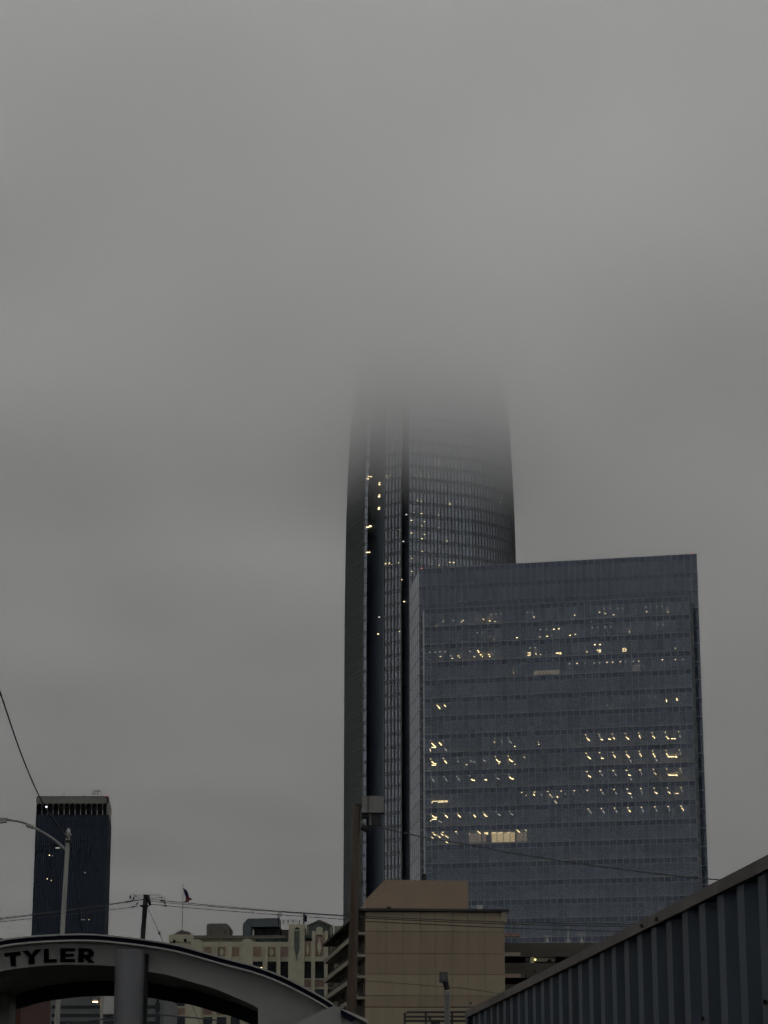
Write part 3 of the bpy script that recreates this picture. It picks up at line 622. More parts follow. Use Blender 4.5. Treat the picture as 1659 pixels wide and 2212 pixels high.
# balconies on the left side
dl = Vector((-0.1146, 1.0)).normalized(); nl_ = (-dl.y, dl.x)
BLN = 52.0
fz = [zr - .25] + [hb_(330, y)[1] for y in (672, 842, 1005, 1168, 1332)]
fhh = (fz[0] - fz[-1]) / 5
k = len(fz)
while fz[-1] > fhh: fz.append(fz[-1] - fhh)
vo = MB(); vo.obox(TB, dl, nl_, 0.4, BLN, -1.5, -1.35, 0, zr - .3); vo.build('side_wall', 'void', blk)
for i, z in enumerate(fz):
    sl = MB(); sl.obox(TB, dl, nl_, -0.0, BLN, -1.4, 1.0 if i else 1.3, z - .38, z - .05); sl.build('balcony_slab', 'slab' if i else 'trim', blk)
    if i < len(fz) - 1:
        rl = MB(); z2 = fz[i + 1]
        rl.obox(TB, dl, nl_, 0.6, BLN, 0.85, 0.93, z2 - .05, z2 + .32)
        rl.build('balcony_rail', 'slab', blk)
        ps = MB()
        for j in range(26): ps.obox(TB, dl, nl_, 1.2 + j * 2.0, 1.32 + j * 2.0, .2, .32, z2 - .05, z - .55)
        ps.obox(TB, dl, nl_, 1.1, 51.5, .19, .33, z2 + .9, z2 + 1.0)
        ps.build('balcony_screen', 'void', blk)

# ================================================================== cream art deco building
DD = 392.0
rd = front(DD)
dz = lambda y: at(550, y, DD).z
deco = thing('cream_terracotta_building', (at(550, 2050, DD).x, DD, 0), 'cream and pink ornamented old building with green gable behind the arched canopy', 'building')
def dbox(mb, k, x0, x1, y0, y1, d0, d1):
    (xa, ya), (xb, yb) = c(k, x0, y0), c(k, x1, y1)
    X0, X1, Z0, Z1 = rd(xa, xb, ya, yb); mb.box(X0, X1, DD - d1, DD - d0, max(Z0, 0), Z1); return mb
def dpoly(k, pts, d0, d1, name, m_):
    q3 = []
    for x, y in pts:
        p = at(*c(k, x, y), DD); q3.append((p.x, DD - d1, p.z))
    return MB().prism(q3, (0, d1 - d0, 0)).build(name, m_, deco)
wl = MB()
dbox(wl, 'B', 125, 1420, 395, 2050, -24, 0); wl.build('wall', 'cream', deco)
# attic storey set back, roof line, corner wing
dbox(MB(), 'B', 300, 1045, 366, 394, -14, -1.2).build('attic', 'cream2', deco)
dbox(MB(), 'B', 300, 1045, 340, 365, -14, -.6).build('attic_cornice', 'mauve', deco)
dbox(MB(), 'N', 245, 765, 552, 632, -2.2, -1.1).build('attic_window', 'duct', deco)
dbox(MB(), 'B', 118, 308, 338, 394, -10, .25).build('corner_wing', 'cream', deco)
dpoly('T', [(105, 1018), (280, 925), (430, 965), (465, 1018)], -8, 0.1, 'hip_roof', 'brownroof')
for x, y in ((160, 390), (245, 383)): dbox(MB(), 'B', x - 10, x + 10, y - 12, y + 12, .255, .3).build('small_window', 'darkwin', deco)
# round-topped piers
def pier(k, x0, x1, ytop, ybot, d, name='pier', m_='cream', n=8):
    xm = (x0 + x1) / 2; r = (x1 - x0) / 2
    P = [(x0, ybot)] + [(xm - math.cos(math.pi * j / n) * r, ytop + r * .55 - math.sin(math.pi * j / n) * r * .55) for j in range(n + 1)] + [(x1, ybot)]
    return dpoly(k, P, 0.0, d, name, m_)
for x0, x1, yt in ((290, 372, 372), (680, 765, 370)): pier('B', x0, x1, yt, 2050, .35)
for x in (470, 580, 860, 960): dbox(MB(), 'B', x - 11, x + 11, 395, 2050, .003, .5).build('pilaster', 'cream', deco)
# pink panels with carved cream ornament
def panel(k, x0, x1, y0, y1, orn=False, d=.06):
    o = dbox(MB(), k, x0, x1, y0, y1, .002, d).build('pink_panel', 'pink', deco)
    if orn:
        xm, ym, rx, ry = (x0 + x1) / 2, (y0 + y1) / 2 + (y1 - y0) * .06, (x1 - x0) * .24, (y1 - y0) * .36
        pp = []
        for j in range(14):
            w = 2 * math.pi * j / 14; rr = 1 + .14 * math.cos(4 * w); p = at(*c(k, xm + rx * rr * math.cos(w), ym + ry * rr * math.sin(w)), DD); pp.append((p.x, DD - d - .18, p.z))
        sub('carved_ornament', MB().prism(pp, (0, .177, 0)), 'cream', o)
for i, x in enumerate((417, 525, 630)): panel('B', x - 30, x + 30, 432, 505, i == 1)
for i, x in enumerate((800, 910, 1013)): panel('B', x - 31, x + 31, 432, 508, i == 1)
def windows(xs, w_, y0s):
    for (x0, x1) in xs:
        for r_ in range(3):
            dy = r_ * 214
            if r_: panel('B', x0, x1, 692 + dy - 214, 742 + dy - 214)
            o = dbox(MB(), 'B', x0, x1, 545 + dy, 680 + dy, -.02, .05).build('window', 'darkwin', deco)
            fr = MB(); dbox(fr, 'B', x0 - 3, x1 + 3, 676 + dy, 684 + dy, .053, .3); sub('sill', fr, 'cream', o)
            fr = MB(); xm = (x0 + x1) / 2; dbox(fr, 'B', xm - 1.5, xm + 1.5, 546 + dy, 676 + dy, .053, .1); sub('window_bar', fr, 'black', o)
windows([(380, 452), (487, 560), (592, 665), (765, 840), (868, 945), (975, 1050)], 0, 0)
windows([(1160, 1215), (1240, 1315), (1340, 1392)], 0, 0)
windows([(145, 242)], 0, 0)
p = at(*c('B', 823, 596), DD); MB().box(p.x - .3, p.x + .3, DD - .2, DD - .06, p.z - .11, p.z + .11).build('window_light', 'l2', deco)
# corner tower with long green drop ornament
dbox(MB(), 'N', 770, 1025, 340, 2600, -10, .55).build('corner_tower', 'cream', deco)
dpoly('N', [(870, 450), (952, 450), (952, 720), (935, 800), (922, 830), (916, 920), (908, 920), (900, 830), (888, 800), (870, 720)], .552, .7, 'drop_ornament', 'copper')
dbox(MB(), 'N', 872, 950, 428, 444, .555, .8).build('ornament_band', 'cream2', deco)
dpoly('N', [(875, 422), (890, 395), (915, 388), (940, 395), (955, 422)], .552, .7, 'fan_ornament', 'black')
# gabled right pavilion
dpoly('N', [(1095, 540), (1095, 345), (1268, 268), (1440, 345), (1440, 540)], -8, -.5, 'gable_wall', 'copper')
dpoly('N', [(1060, 350), (1268, 255), (1475, 350), (1475, 372), (1268, 283), (1060, 372)], -8, -.2, 'gable_rim', 'mauve')
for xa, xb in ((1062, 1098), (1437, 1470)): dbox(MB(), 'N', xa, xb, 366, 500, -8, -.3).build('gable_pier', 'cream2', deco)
dbox(MB(), 'N', 1025, 1660, 490, 545, -8, -.4).build('pavilion_parapet', 'copper', deco)
for x in (1168, 1370): dbox(MB(), 'N', x - 26, x + 26, 445, 2600, .003, .5).build('pilaster', 'cream', deco)
pier('N', 1215, 1320, 380, 520, .3, 'arched_finial')
dbox(MB(), 'N', 1196, 1342, 470, 920, .004, .24).build('pavilion_bay', 'cream', deco)
panel('N', 1205, 1330, 505, 845, True, .3); panel('N', 1042, 1122, 600, 845, True); panel('N', 1410, 1495, 600, 845, True)
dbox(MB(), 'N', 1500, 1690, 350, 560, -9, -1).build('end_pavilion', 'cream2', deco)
# rooftop plant
dpoly('T', [(695, 1015), (700, 790), (735, 765), (1075, 765), (1118, 812), (1100, 880), (1120, 900), (1115, 1015)], -14, -4, 'roof_penthouse', 'mauve')
for x in (775, 1040): dbox(MB(), 'T', x - 22, x + 22, 890, 1005, -3.99, -3.9).build('penthouse_door', 'brownroof', deco)
dpoly('N', [(12, 495), (14, 275), (95, 188), (610, 178), (610, 318), (150, 318), (146, 495)], -12, -6, 'air_duct', 'duct')
dbox(MB(), 'N', 190, 640, 345, 500, -14, -7).build('plant_box', 'black', deco)
dbox(MB(), 'N', 632, 768, 355, 500, -14, -7.5).build('plant_shed', 'brownroof', deco)
p = at(*c('N', 628, 190), DD + 6); MB().tube([(p.x, DD + 6, p.z - .0), (p.x + .2, DD + 5.6, p.z + .1)], .42, 10).build('dish_antenna', 'whitep', deco)
q_ = at(*c('N', 622, 350), DD + 6); MB().tube([(q_.x, DD + 6, q_.z), (q_.x, DD + 6, p.z)], .1, 5).build('dish_mast', 'black', deco)
rl = MB()
for x in (700, 770, 850, 950):
    A_, B_ = at(*c('N', x, 345), DD + 4), at(*c('N', x, 270), DD + 4); rl.tube([A_, B_], .08, 5)
for y in (272, 300): rl.tube([at(*c('N', 640, y), DD + 4), at(*c('N', 1010, y), DD + 4)], .04, 5)
rl.build('roof_railing', 'steel', deco)
A_, B_ = at(*c('N', 1020, 375), DD + 2), at(*c('N', 1022, 165), DD + 2); MB().tube([A_, B_], .17, 6).build('vent_pipe', 'duct', deco)
p = at(*c('N', 1047, 240), DD + 2); MB().tube([p - Vector((0, 0, .55)), p - Vector((0, 0, .3)), p + Vector((0, 0, .35)), p + Vector((0, 0, .5))], .26, 8).build('siren', 'navy', deco)
A_, B_ = at(*c('N', 208, 180), DD + 8), at(*c('N', 208, 95), DD + 8); MB().tube([A_, B_], .05, 5).build('mast', 'black', deco)
# flagpole and flag
pA, pB = at(*c('T', 293, 925), DD + 4), at(*c('T', 313, 135), DD + 4)
pB.x = pA.x + (pB.x - pA.x) * .55
fp = thing('flagpole', (pA.x, DD + 4, pA.z), 'thin steel flagpole on the small hipped roof', 'flagpole')
MB().tube([pA - Vector((0, 0, .3)), pB], .085, 6, .05).build('pole', 'steel', fp)
MB().tube([pB, pB + Vector((0, 0, .12)), pB + Vector((0, 0, .22))], .12, 8, .06).build('finial', 'steel', fp)
fg = thing('flag', at(*c('T', 320, 300), DD + 4), 'limp navy and red flag hanging from the rooftop flagpole', 'flag')
def drape(poly, name, m_):
    q3 = []
    for i, (x, y) in enumerate(poly):
        p = at(*c('T', x, y), DD + 4); q3.append((p.x, DD + 4 + .12 * math.sin(i * 1.9), p.z))
    MB().prism(q3, (0, .16, 0)).build(name, m_, fg)
drape([(317, 165), (345, 185), (385, 225), (405, 270), (415, 318), (352, 330), (330, 260), (318, 200)], 'canton', 'flag_blue')
drape([(352, 330), (415, 318), (420, 340), (452, 348), (470, 385), (422, 388), (413, 440), (400, 418), (370, 420), (330, 436), (325, 424), (356, 385)], 'stripes', 'flag_red')

# ================================================================== dark parking structure at right
DG = 346.0; rg = front(DG)
pk = thing('dark_parking_structure', (at(1200, 2060, DG).x, DG, 0), 'dark brown parking structure with open decks between tan block and blue container', 'parking structure')
gx0 = at(1085, 2050, DG).x; gx1 = at(1262, 2050, DG).x; gx2 = at(1480, 2050, DG).x
z_ = lambda y: at(1180, y, DG).z
def deckband(y0, y1, name):
    pts = [(gx0, DG), (gx1, DG)] + [(gx1 + (gx2 - gx1) * t / 5, DG + 22 * (t / 5) ** 1.6) for t in range(1, 6)] + [(gx2, DG + 40), (gx0, DG + 40)]
    MB().prism([(x, y, z_(y1)) for x, y in pts], (0, 0, z_(y0) - z_(y1))).build(name, 'garage', pk)
deckband(2037, 2066.6, 'parapet'); deckband(2080, 2112, 'parapet'); deckband(2126, 2158, 'parapet'); deckband(2172, 2204, 'parapet'); 
MB().box(gx0, gx2, DG + 14, DG + 39, 0, z_(2066)).build('deck_wall', 'black', pk)
X0_, X1_, Z0_, Z1_ = rg(1145, 1154.5, 2066, 2080.5); MB().box(X0_, X1_, DG + .6, DG + 1.3, 0, Z1_ + .2).build('deck_column', 'whitep', pk)
MB().box(X0_ + 9, X1_ + 9, DG + 5, DG + 5.7, 0, Z1_ + .2).build('deck_column', 'whitep', pk)
MB().box(X0_ - 9, X1_ - 9, DG + 5, DG + 5.7, 0, Z1_ + .2).build('deck_column', 'garage', pk)
p = at(1154.5, 2072.8, DG + .3); MB().box(p.x + .02, p.x + .22, DG + .2, DG + .5, p.z - .1, p.z + .1).build('deck_light', 'yellow_lamp', pk)
cpos = at(1167, 2080, DG + 2)
car = thing('parked_car', (cpos.x, DG + 2.5, z_(2080)), 'small white car parked on the open deck beside the pale column', 'car')
x, y, z = cpos.x, DG + 2.5, z_(2080)
def carpoly(P, w0, w1, name, m_, par): return MB().prism([(x + u, y - w0, z + v) for u, v in P], (0, w1 + w0, 0)).build(name, m_, par)
carpoly([(-2.1, .3), (2.1, .3), (2.15, .75), (1.3, .92), (.7, 1.4), (-1.0, 1.42), (-1.6, .95), (-2.15, .85)], .85, .85, 'body', 'whitep', car)
carpoly([(-1.35, .97), (1.1, .95), (.62, 1.34), (-.95, 1.36)], .86, .86, 'window', 'dkglass', car)
for u in (-1.3, 1.3): MB().tube([(x + u, y - .9, z + .32), (x + u, y + .9, z + .32)], .32, 12).build('wheel', 'black', car)
for (px, yb, yt, tb, lab) in ((1181.7, 2036, 2023, 0, 'shortest pale lamp post on the dark parking roof, nearest the tan block'), (1227.3, 2036.5, 2002, 1, 'tallest pale post on the dark parking roof, the middle one of three'), (1256, 2037, 2019, 2, 'pale lamp post with a wide cross head on the dark parking roof')):
    A_, B_ = at(px, yb, DG + 1), at(px, yt, DG + 1)
    lp = thing('roof_lamp_post', A_, lab, 'lamp post', 'lamp posts on the parking roof')
    MB().tube([A_, B_], .13, 6, .1).build('post', 'whitep', lp)
    MB().tube([A_, A_ + Vector((0, 0, .5))], .26, 8).build('base', 'whitep', lp)
    w_ = (.35, .25, .62)[tb]; MB().box(B_.x - w_, B_.x + w_, DG + .75, DG + 1.25, B_.z - .1, B_.z + .14).build('lamp_head', 'whitep', lp)

# ================================================================== arched grey canopy with lettering
DC = 40.0
cz = lambda px, py, D=DC: at(px, py, D)
can = thing('arched_canopy', (at(280, 2100, DC).x, DC, 0), 'grey arched canopy with navy stripe and black letters reading TYLER', 'canopy')
top = [(-220, 2090), (-120, 2062), (-50, 2044), (0, 2034.5), (28, 2029.4), (84, 2023.8), (140, 2021), (179, 2020.2), (224, 2021.8), (280, 2027.2), (336, 2034.8), (392, 2045), (464.5, 2065.3), (499.8, 2075), (555.8, 2090), (611.8, 2111), (667.8, 2139), (707, 2161), (722, 2171.5)]
tops = smoothpts([(x, y, 0) for x, y in top], 4); tops = [(p.x, p.y) for p in tops]
def nrm(pl_, off):
    out = []
    for i, (x, y) in enumerate(pl_):
        a_, b_ = pl_[max(i - 1, 0)], pl_[min(i + 1, len(pl_) - 1)]; t = Vector((b_[0] - a_[0], b_[1] - a_[1])).normalized()
        out.append((x - t.y * off, y + t.x * off))
    return out
def ribbon(o0, o1, d0, d1, name, m_):
    a_, b_ = nrm(tops, o0), nrm(tops, o1); mb = MB()
    for i in range(len(a_) - 1):
        f = [at(*p, DC) for p in (a_[i], a_[i + 1], b_[i + 1], b_[i])]
        mb.prism([(p.x, DC - d1, p.z) for p in f], (0, d1 - d0, 0))
    return mb.build(name, m_, can)
ribbon(0, 3.2, -5.3, .30, 'roof_sheet', 'rim')
ribbon(3.2, 12.4, -.1, .22, 'navy_stripe', 'navy')
ribbon(12.4, 16.0, -.1, .28, 'lower_rim', 'rim')
# fascia between the rim and the lower arch
low = [(-220, 2170), (-120, 2133), (-50, 2112), (0, 2098), (56, 2089.6), (112, 2084.6), (168, 2084), (243.6, 2086.8), (312, 2098), (364, 2106.4), (420, 2123.2), (464.5, 2135.8), (516, 2157.8), (540, 2168), (557.5, 2178)]
lows = [(p.x, p.y) for p in smoothpts([(x, y, 0) for x, y in low], 4)]
def yat(pl_, x):
    for (x0, y0), (x1, y1) in zip(pl_, pl_[1:]):
        if x0 <= x <= x1: return y0 + (y1 - y0) * (x - x0) / (x1 - x0)
    return pl_[-1][1]
up = nrm(tops, 14.2)
def plate(xs, yt, yb, D, th, name, m_):
    mb = MB()
    for xa, xb in zip(xs, xs[1:]):
        f = [at(xa, yt(xa), D), at(xb, yt(xb), D), at(xb, yb(xb), D), at(xa, yb(xa), D)]
        mb.prism([(p.x, D, p.z) for p in f], (0, th, 0))
    return mb.build(name, m_, can)
xs = [-200 + 12 * i for i in range(64)]; xs = [x for x in xs if x < 556] + [557.5]
plate(xs, lambda x: yat(up, x), lambda x: yat(lows, x), DC, .12, 'fascia', 'fascia')
plate([557.5, 580, 605, 630, 655, 680, 700, 716], lambda x: yat(up, x), lambda x: 2490, DC, .5, 'pier', 'fascia')
# rear arch and soffit, 5.3 m behind
def shifted(pl_, dz, D2):      # same world profile, moved back
    return [(at(x, y, DC).x, D2, at(x, y, DC).z + dz) for x, y in pl_]
lowX = [(x, yat(lows, x)) for x in xs]; upX = [(x, yat(up, x)) for x in xs]
fr_, bk_ = shifted(lowX, .10, DC + .12), shifted(lowX, .10, DC + 5.2)
so = MB()
for i in range(len(fr_) - 1): so.hexa([fr_[i], fr_[i + 1], bk_[i + 1], bk_[i], *[(p[0], p[1], p[2] + .12) for p in (fr_[i], fr_[i + 1], bk_[i + 1], bk_[i])]])
so.build('soffit', 'soffit', can)
rb, rt = shifted(lowX, -.17, DC + 5.2), shifted(upX, 0, DC + 5.2)
re_ = MB()
for i in range(len(rb) - 1): re_.prism([rb[i], rb[i + 1], rt[i + 1], rt[i]], (0, .15, 0))
re_.build('rear_beam', 'black', can)
p1, p2 = at(557.5, 2178, DC), at(557.5, 2490, DC)
MB().box(p1.x - .004, p1.x + .3, DC + .51, DC + 5.3, 0, p1.z + .1).build('rear_pier', 'soffit', can)
pL = at(-30, 2110, DC + 5); MB().box(pL.x - 2.0, pL.x + .55, DC + 4.4, DC + 5.15, 0, pL.z + .2).build('rear_pier', 'soffit', can)
# round column in front of the fascia
xc = (at(246, 2130, DC - .4).x + at(310, 2130, DC - .4).x) / 2; rc = (at(310, 2130, DC - .4).x - at(246, 2130, DC - .4).x) / 2
zc_ = at(278, 2052, DC - .4).z
MB().tube([(xc, DC - .31, 0), (xc, DC - .31, zc_)], rc, 28).build('column', 'column', can, True)
MB().box(xc + rc - .03, xc + rc + .035, DC - .2, DC - .003, 0, zc_ - .05).build('column_edge_strip', 'black', can)  # dark strip along the column's right edge
MB().tube([(xc, DC - .31, 0.0), (xc, DC - .31, .25)], rc + .07, 28).build('column_base', 'column', can)
# letters T Y L E R (drawn as bold strokes)
def letter(strokes, quad):
    """strokes: polygons in unit square; quad: pixel corners bl, br, tr, tl"""
    mb = MB(); bl, br_, tr_, tl = quad
    for poly in strokes:
        P = []
        for u, v in poly:
            x_ = (bl[0] * (1 - u) + br_[0] * u) * (1 - v) + (tl[0] * (1 - u) + tr_[0] * u) * v
            y_ = (bl[1] * (1 - u) + br_[1] * u) * (1 - v) + (tl[1] * (1 - u) + tr_[1] * u) * v
            p = at(*c('A', x_, y_), DC); P.append((p.x, DC - .05, p.z))
        mb.prism(P, (0, .047, 0))
    return mb.build('letter', 'letter', can)
letter([[(0, .76), (1, .76), (1, 1.02), (0, 1.02)], [(.33, 0), (.67, 0), (.67, .755), (.33, .755)]], [(52, 584), (160, 580), (160, 470), (36, 484)])
letter([[(-.02, 1.01), (.31, 1.01), (.5, .66), (.5, .30)], [(1.02, 1.01), (.69, 1.01), (.505, .66), (.505, .30)], [(.33, 0), (.67, 0), (.67, .44), (.5, .295), (.33, .44)]], [(180, 570), (314, 562), (316, 452), (176, 466)])
letter([[(0, 0), (.36, 0), (.36, 1.02), (0, 1.02)], [(.365, 0), (1, 0), (1, .24), (.365, .24)]], [(342, 556), (440, 552), (440, 448), (342, 452)])
letter([[(0, 0), (.34, 0), (.34, 1), (0, 1)], [(.345, 0), (1, 0), (1, .22), (.345, .22)], [(.345, .40), (.93, .40), (.93, .61), (.345, .61)], [(.345, .79), (1, .79), (1, 1), (.345, 1)]], [(468, 552), (579, 550), (579, 444), (470, 445)])
arc = [(.60 + .36 * math.cos(w), .67 + .33 * math.sin(w)) for w in [math.pi / 2 - math.pi * j / 10 for j in range(11)]]
arc2 = [(.55 + .10 * math.cos(w), .67 + .12 * math.sin(w)) for w in [math.pi / 2 - math.pi * j / 10 for j in range(11)]]
rs = [[(0, 0), (.33, 0), (.33, 1), (0, 1)], [(.335, .79), (.55, .79), (.60, 1), (.335, 1)], [(.335, .34), (.60, .34), (.55, .55), (.335, .55)], [(.38, .345), (.72, .33), (1.03, 0), (.64, 0)]]
for j in range(10): rs.append([arc[j], arc[j + 1], arc2[j + 1], arc2[j]])
letter(rs, [(604, 552), (728, 556), (730, 447), (610, 443)])
# end fairing and lower stub of the next canopy
DE = DC - 1.2
def epoly(k, P, D, th, name, m_):
    q3 = []
    for x_, y_ in P:
        p = at(*c(k, x_, y_), D); q3.append((p.x, D, p.z))
    return MB().prism(q3, (0, th, 0)).build(name, m_, can)
epoly('Q', [(250, 2300), (300, 850), (380, 805), (660, 680), (850, 602), (920, 588), (1000, 640), (1000, 2300)], DE, .9, 'end_fairing', 'fascia')
epoly('Q', [(1001, 2300), (1001, 660), (1250, 830), (1390, 900), (1390, 2300)], DE + .05, .9, 'end_fairing', 'fascia')
epoly('Q', [(990, 640), (1015, 632), (1265, 738), (1400, 800), (1400, 850), (1235, 770)], DE - .1, .9, 'end_rim', 'rim')
epoly('Q', [(992, 672), (1010, 660), (1232, 790), (1215, 822), (1150, 825), (1040, 770), (995, 715)], DE - .06, .1, 'end_stripe', 'navy')
epoly('Q', [(690, 520), (760, 560), (870, 600), (800, 640), (690, 590)], DC - .2, .1, 'end_bracket', 'black')

# ================================================================== street lamp
DLp = 64.0
sl = thing('street_lamp', at(135, 2060, DLp) * 1, 'tall grey steel street lamp with one curved arm rising behind the canopy', 'street lamp')
tpz = at(147.6, 1797, DLp); bt_ = at(124.6, 2185, DLp)
dirv = (tpz - bt_); base = bt_ + dirv * (-(bt_.z) / dirv.z)
sl.location = base
MB().tube([base, base.lerp(tpz, .5), tpz], .082, 14, .055).build('pole', 'steel', sl, True)
MB().tube([base, base + Vector((0, 0, .5))], .16, 12, .12).build('base', 'steel', sl)
MB().tube([tpz, tpz + Vector((0, 0, .05)), tpz + Vector((0, 0, .09))], .06, 12, .03).build('pole_cap', 'whitep', sl)
for yy in (600, 662):
    p = at(*c('E', 615, yy), DLp); MB().tube([p - Vector((0, 0, .03)), p + Vector((0, 0, .03))], .085, 12).build('band_clamp', 'black' if yy > 620 else 'steel', sl)
armp = smoothpts([at(*c('E', 592, 738), DLp), at(*c('E', 480, 640), DLp), at(*c('E', 330, 550), DLp), at(*c('E', 210, 492), DLp), at(*c('E', 60, 464), DLp)], 5)
arm = MB().tube(armp, .034, 8, .03).build('arm', 'steel', sl, True)
A_, B_ = at(*c('E', 300, 535), DLp), at(*c('E', 238, 512), DLp); sub('arm_sleeve', MB().tube([A_, B_], .055, 8), 'steel', arm)
A_, B_, C_ = at(*c('E', 62, 466), DLp), at(*c('E', -10, 468), DLp), at(*c('E', -120, 478), DLp)
hd = MB(); 
for P_, w_, h_ in ((A_, .09, .05), (B_, .16, .075), (C_, .13, .05)): pass
hd.hexa([A_ + Vector((0, -.08, -.07)), C_ + Vector((0, -.16, -.09)), C_ + Vector((0, .16, -.09)), A_ + Vector((0, .08, -.07)), A_ + Vector((0, -.06, .05)), C_ + Vector((0, -.1, .07)), C_ + Vector((0, .1, .07)), A_ + Vector((0, .06, .05))])
hd.build('lamp_head', 'steel', sl)

# ================================================================== wooden poles and wires
DU = 100.0
ut, ub = at(*c('S', 655, 222), DU), at(*c('S', 585, 1210), DU)
dv = ut - ub; base = ub + dv * (-ub.z / dv.z)
up_ = thing('utility_pole', base, 'dark wooden utility pole with insulators between the dark tower and the flagpole', 'utility pole')
MB().tube([base, base.lerp(ut, .5), ut], .125, 12, .10).build('pole', 'darkwood', up_, True)
A_, B_ = at(*c('S', 690, 290), DU - .1), at(*c('S', 755, 465), DU - .1)
MB().tube([A_, A_.lerp(B_, .5), B_], .075, 10, .06).build('cutout_switch', 'black', up_)
A_, B_ = at(*c('S', 705, 240), DU - .1), at(*c('S', 740, 400), DU - .2); MB().tube([A_, B_], .06, 8).build('cutout_switch', 'black', up_)
p = at(*c('S', 625, 485), DU); MB().box(p.x - .16, p.x + .16, DU - .14, DU + .14, p.z - .03, p.z + .05).build('pole_band', 'black', up_)
def insul(k, x, y, x2, y2, D, par):
    A_, B_ = at(*c(k, x, y), D), at(*c(k, x2, y2), D); mb = MB(); n = 5
    for j in range(n):
        a_, b_ = A_.lerp(B_, j / n), A_.lerp(B_, (j + .75) / n); mb.tube([a_, b_], .05 if j % 2 == 0 else .032, 8)
    mb.build('insulator', 'porcelain', par)
for x, y, x2, y2 in ((305, 315, 305, 245), (375, 350, 385, 275), (435, 460, 480, 385), (215, 385, 330, 372), (345, 505, 420, 480), (985, 355, 1085, 365), (1060, 405, 1110, 412), (1075, 470, 1125, 485)): insul('S', x, y, x2, y2, DU, up_)
def jump(P, par, D=DU, r=.012):
    MB().tube(smoothpts([at(*c('S', x, y), D) for x, y in P], 5), r, 5).build('jumper_wire', 'wire', par)
jump([(600, 228), (520, 230), (420, 248), (370, 215), (320, 215), (305, 248)], up_); jump([(560, 300), (480, 285), (400, 255), (385, 275)], up_)
jump([(700, 225), (800, 235), (950, 235), (1000, 275), (1020, 350)], up_); jump([(740, 295), (850, 300), (1050, 285), (1075, 310), (1078, 460)], up_)
def wirething(pts3, r, label, name='overhead_wire', grp=None, cat='wire', m_='wire'):
    o = MB().tube(pts3, r, 6).build(name, m_); tag(o, label, cat, grp); return o
GW = 'overhead wires on the dark utility pole'
wirething(smoothpts([at(*c('S', 595, 322), DU), at(*c('S', 300, 365), 98), at(*c('S', 0, 412), 96), at(0, 1984, 90), at(-260, 2012, 78)], 5), .014, 'upper wire running left from the dark utility pole across the dark tower', grp=GW)
wirething(smoothpts([at(*c('S', 595, 338), DU + .4), at(*c('S', 300, 385), 98.4), at(*c('S', 0, 432), 96.4), at(0, 1986.5, 90.4), at(-260, 2016, 78)], 5), .014, 'second wire from the top running left from the dark utility pole', grp=GW)
wirething(smoothpts([at(*c('S', 560, 470), DU), at(*c('S', 350, 502), 98), at(*c('S', 0, 550), 96), at(0, 1991.5, 90), at(-260, 2022, 78)], 5), .014, 'lowest wire running left from the dark utility pole', grp=GW)
for (P, lab) in (([(326, 1942.6), (411.5, 1951.2), (560, 1965), (742, 1977.2), (789, 1980), (1088, 1991.5), (1450, 1998)], 'topmost wire running right from the dark utility pole past the flagpole'),
                 ([(326, 1947), (411.5, 1954.5), (560, 1967), (742, 1979), (789, 1983), (1088, 1996), (1450, 2003)], 'middle wire running right from the dark utility pole past the flagpole'),
                 ([(327, 1953.4), (411.5, 1961.3), (560, 1973), (742, 1986), (789, 1990), (1088, 2004), (1450, 2016)], 'lowest wire running right from the dark utility pole past the flagpole')):
    n = len(P); wirething(smoothpts([at(x_, y_, DU - 6 * i) for i, (x_, y_) in enumerate(P)], 5), .014, lab, grp=GW)
gA, gB = at(*c('S', 695, 510), DU), at(*c('S', 1025, 1240), DU - 4)
dv = gB - gA; gE = gA + dv * (-gA.z / dv.z)
gw = thing('guy_wire', gE, 'slanting guy wire from the dark utility pole with one small insulator', 'wire')
MB().tube([gA, gE], .011, 5).build('strand', 'wire', gw)
t_ = .79; MB().tube([gA.lerp(gB, .77), gA.lerp(gB, .80), gA.lerp(gB, .83)], .045, 8).build('insulator', 'porcelain', gw)
# cables at the street lamp
wirething(smoothpts([at(-60, 1320, 46), at(0, 1495, 50), at(50, 1640, 55), at(95, 1740, 60), at(130, 1790, 63), at(148, 1813, 64)], 6), .018, 'thick dark cable dropping from the upper left to the street lamp top', 'span_cable', cat='cable')
wirething(smoothpts([at(150, 1816, 64), at(156, 1838, 65), at(163, 1885, 68), at(170, 1945, 72), at(177, 2000, 76), at(186, 2075, 80), at(196, 2160, 84)], 6), .011, 'thin dark cable running down from the street lamp top over the dark tower', 'drop_cable', cat='cable')

DW = 64.0
wt, wb_ = at(771, 1742, DW), at(759, 2190, DW)
dv = wt - wb_; base = wb_ + dv * (-wb_.z / dv.z)
wp = thing('wooden_pole', base, 'thick weathered brown wooden pole carrying a pale box before the tan block', 'utility pole')
MB().tube([base, base.lerp(wt, .4), base.lerp(wt, .7), wt], .165, 14, .10).build('pole', 'wood', wp, True)
def mbox(name, x0, x1, y0, y1, d0, d1, m_):
    a_, b_ = at(*c('M', x0, y1), DW), at(*c('M', x1, y0), DW)
    return MB().box(a_.x, b_.x, DW - d1, DW - d0, a_.z, b_.z).build(name, m_, wp)
mbox('equipment_box', 240, 830, 296, 740, -.2, .25, 'cabinet')
mbox('box_underside', 225, 400, 742, 868, -.1, .2, 'black'); mbox('transformer', 490, 745, 745, 1060, -.12, .12, 'trim'); mbox('box_bracket', 430, 487, 745, 1060, -.05, .1, 'steel')
mbox('box_arm', 60, 238, 480, 560, -.05, .05, 'wood'); mbox('lamp_socket', 385, 470, 210, 290, -.05, .05, 'black')
